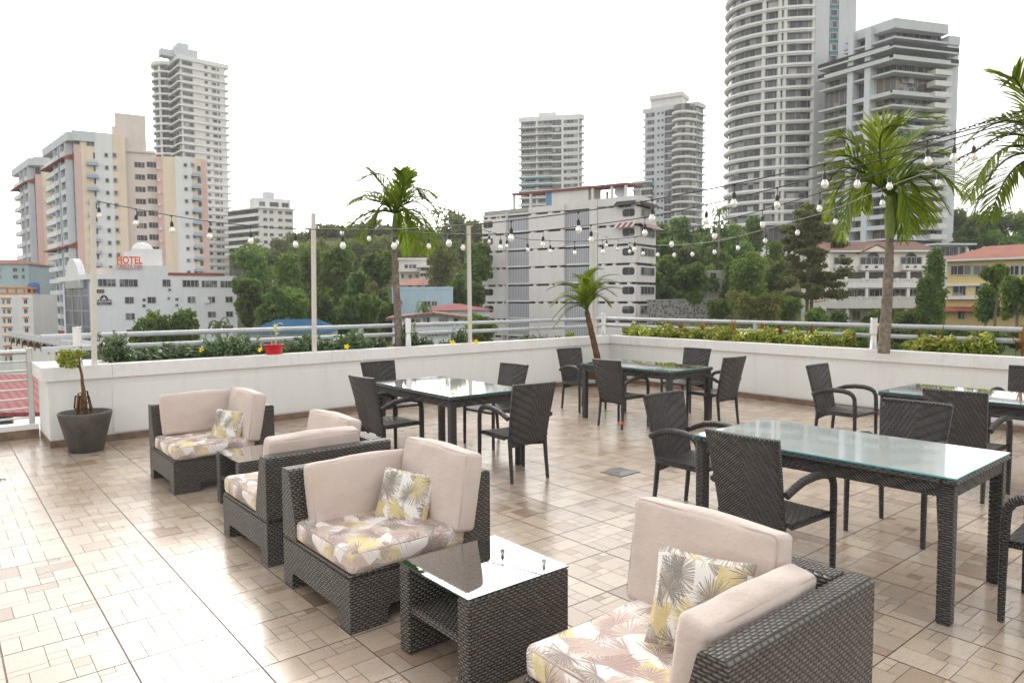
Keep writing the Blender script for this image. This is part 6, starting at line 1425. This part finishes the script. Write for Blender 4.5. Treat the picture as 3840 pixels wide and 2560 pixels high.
for si,(lab,P0,pix,ext) in enumerate(S):
    A=Vector((P0.x,P0.y)); Bq=Vector((ANCH.x,ANCH.y))+Vector((si*.25-.3,-si*.12)); D=(Bq-A)
    def on(px,py):
        r=ray(px,py); det=r.x*(-D.y)+r.y*D.x; t=(A.x*(-D.y)+A.y*D.x)/det; return Vector((r.x*t,r.y*t,CAMH+r.z*t))
    e=empty('string_lights',P0,0,lab,'string lights','strings of bulbs across the terrace'); pts=[Vector(P0)]+[on(*q) for q in pix]+[on(*q) for q in ext]
    cp=[]; 
    for i in range(len(pts)-1):
        a,b_=pts[i],pts[i+1]; p_=pts[i-1] if i else a-(b_-a); n_=pts[i+2] if i+2<len(pts) else b_+(b_-a)
        for k in range(4):
            t=k/4; cp.append(.5*((2*a)+(b_-p_)*t+(2*p_-5*a+4*b_-n_)*t*t+(3*a-p_-3*b_+n_)*t**3))
    cp.append(pts[-1]); q=MB(); q.tube([p-P0 for p in cp],.0052,6); q.build('cable',M['dark'] if si!=3 else simple('weathered grey cable',(.30,.29,.26),.6,.1,5),e,nouv=True)
    L=pts[1:len(pix)+1]
    if si==0: L=[pts[0]]+L
    for p in L:
        o=bpy.data.objects.new('socket',sockme); COL.objects.link(o); o.parent=e; o.location=p-P0+Vector((0,0,-.062)); o.rotation_euler=(rnd.uniform(-.08,.08),rnd.uniform(-.08,.08),0)
        q=bpy.data.objects.new('bulb',bulbme); COL.objects.link(q); q.parent=o
        c=MB(); c.tube([(0,0,.004),(rnd.uniform(-.004,.004),rnd.uniform(-.004,.004),-.03),(0,0,-.062)],.0028,5); c.tube([(-.016,0,.002),(0,0,-.012),(.016,0,.002)],.0065,5); co=c.build('drop_cord',M['dark'],e,(p-P0),nouv=True)
# chains
def chain(lab,pp,dpts,link=.034):
    P=[atd(x,y,d) for (x,y),d in zip(pp,dpts)]; e=empty('chain',P[0],0,lab,'chain','black chains holding the string lights'); tot=sum((P[i+1]-P[i]).length for i in range(len(P)-1)); n=int(tot/link)
    q=MB(); seg=0; 
    def at_(s):
        for i in range(len(P)-1):
            l=(P[i+1]-P[i]).length
            if s<=l or i==len(P)-2: return P[i].lerp(P[i+1],min(1,s/l)),(P[i+1]-P[i]).normalized()
            s-=l
    for k in range(n):
        c,t=at_(k*link+link/2); a=t.cross(UP).normalized(); b_=t.cross(a); w=a if k%2 else b_
        ring=[]
        for m_ in range(10):
            an=2*PI*m_/9; ring.append(c-P[0]+t*(math.cos(an)*link*.68)+w*(math.sin(an)*link*.34))
        q.tube(ring,.0034,5,cap=False)
    q.build('links',M['dark'],e,nouv=True)
chain('upper black chain running to the upper right corner of the picture',[zD(1665,1005),zD(1860,935),zD(2351,788),(4000,360)],[6.0,5.9,5.6,5.4])
chain('lower black chain just below the cables at the upper right',[zD(1740,1192),zD(1900,1125),zD(2351,900),(4000,430)],[6.3,6.2,5.8,5.5])
EXPO=0.85
SKYC=3.2
# ---------------------------------------------------------------- light
w=bpy.data.worlds.new('World'); scene.world=w; w.use_nodes=True; nt=w.node_tree
sky=nt.nodes.new('ShaderNodeTexSky'); sky.sky_type='NISHITA'; sky.sun_disc=False
SUN_AZ=YAW+math.atan((1150-1920)/F); SUN_EL=R(32)
sky.sun_elevation=SUN_EL; sky.sun_rotation=SUN_AZ; sky.altitude=0; sky.air_density=1.0; sky.dust_density=2.0; sky.ozone_density=1.0
hs=nt.nodes.new('ShaderNodeHueSaturation'); hs.inputs['Saturation'].default_value=.12
nt.links.new(sky.outputs[0],hs.inputs['Color']); bg=nt.nodes['Background']; mx=nt.nodes.new('ShaderNodeMix'); mx.data_type='RGBA'; mx.blend_type='MULTIPLY'; mx.inputs[0].default_value=1; mx.inputs[7].default_value=(1,.985,.955,1); nt.links.new(hs.outputs[0],mx.inputs[6]); ad=nt.nodes.new('ShaderNodeMix'); ad.data_type='RGBA'; ad.blend_type='ADD'; ad.inputs[0].default_value=1; ad.inputs[7].default_value=(SKYC,SKYC*.985,SKYC*.965,1); nt.links.new(mx.outputs[2],ad.inputs[6]); nt.links.new(ad.outputs[2],bg.inputs['Color']); bg.inputs['Strength'].default_value=.12
sl=bpy.data.lights.new('sun','SUN'); sl.energy=.7; sl.angle=R(25); sl.color=(1,.93,.84); so=bpy.data.objects.new('sun',sl); COL.objects.link(so)
sd=Vector((math.sin(SUN_AZ)*math.cos(SUN_EL),math.cos(SUN_AZ)*math.cos(SUN_EL),math.sin(SUN_EL)))
so.rotation_euler=sd.to_track_quat('Z','Y').to_euler(); so.location=(0,0,30)
scene.view_settings.view_transform='Standard'; scene.view_settings.look='None'; scene.view_settings.exposure=EXPO; scene.view_settings.gamma=1
scene.cycles.max_bounces=8; scene.cycles.transparent_max_bounces=16; scene.cycles.use_denoising=True

HD=.00026
if HD:
    hz=MB(); hz.box(-330,420,-60,400,-16,150); ho=hz.build('haze',[bpy.data.materials.new('haze air')],None,nouv=True); hm=ho.data.materials[0]; hm.use_nodes=True; hn=hm.node_tree; hn.nodes.clear()
    hp=hn.nodes.new('ShaderNodeVolumePrincipled'); hp.inputs['Color'].default_value=(.97,.96,.95,1); hp.inputs['Density'].default_value=HD; hp.inputs['Anisotropy'].default_value=.35
    hout=hn.nodes.new('ShaderNodeOutputMaterial'); hn.links.new(hp.outputs[0],hout.inputs['Volume']); tag(ho,kind='stuff')
    scene.cycles.volume_bounces=1
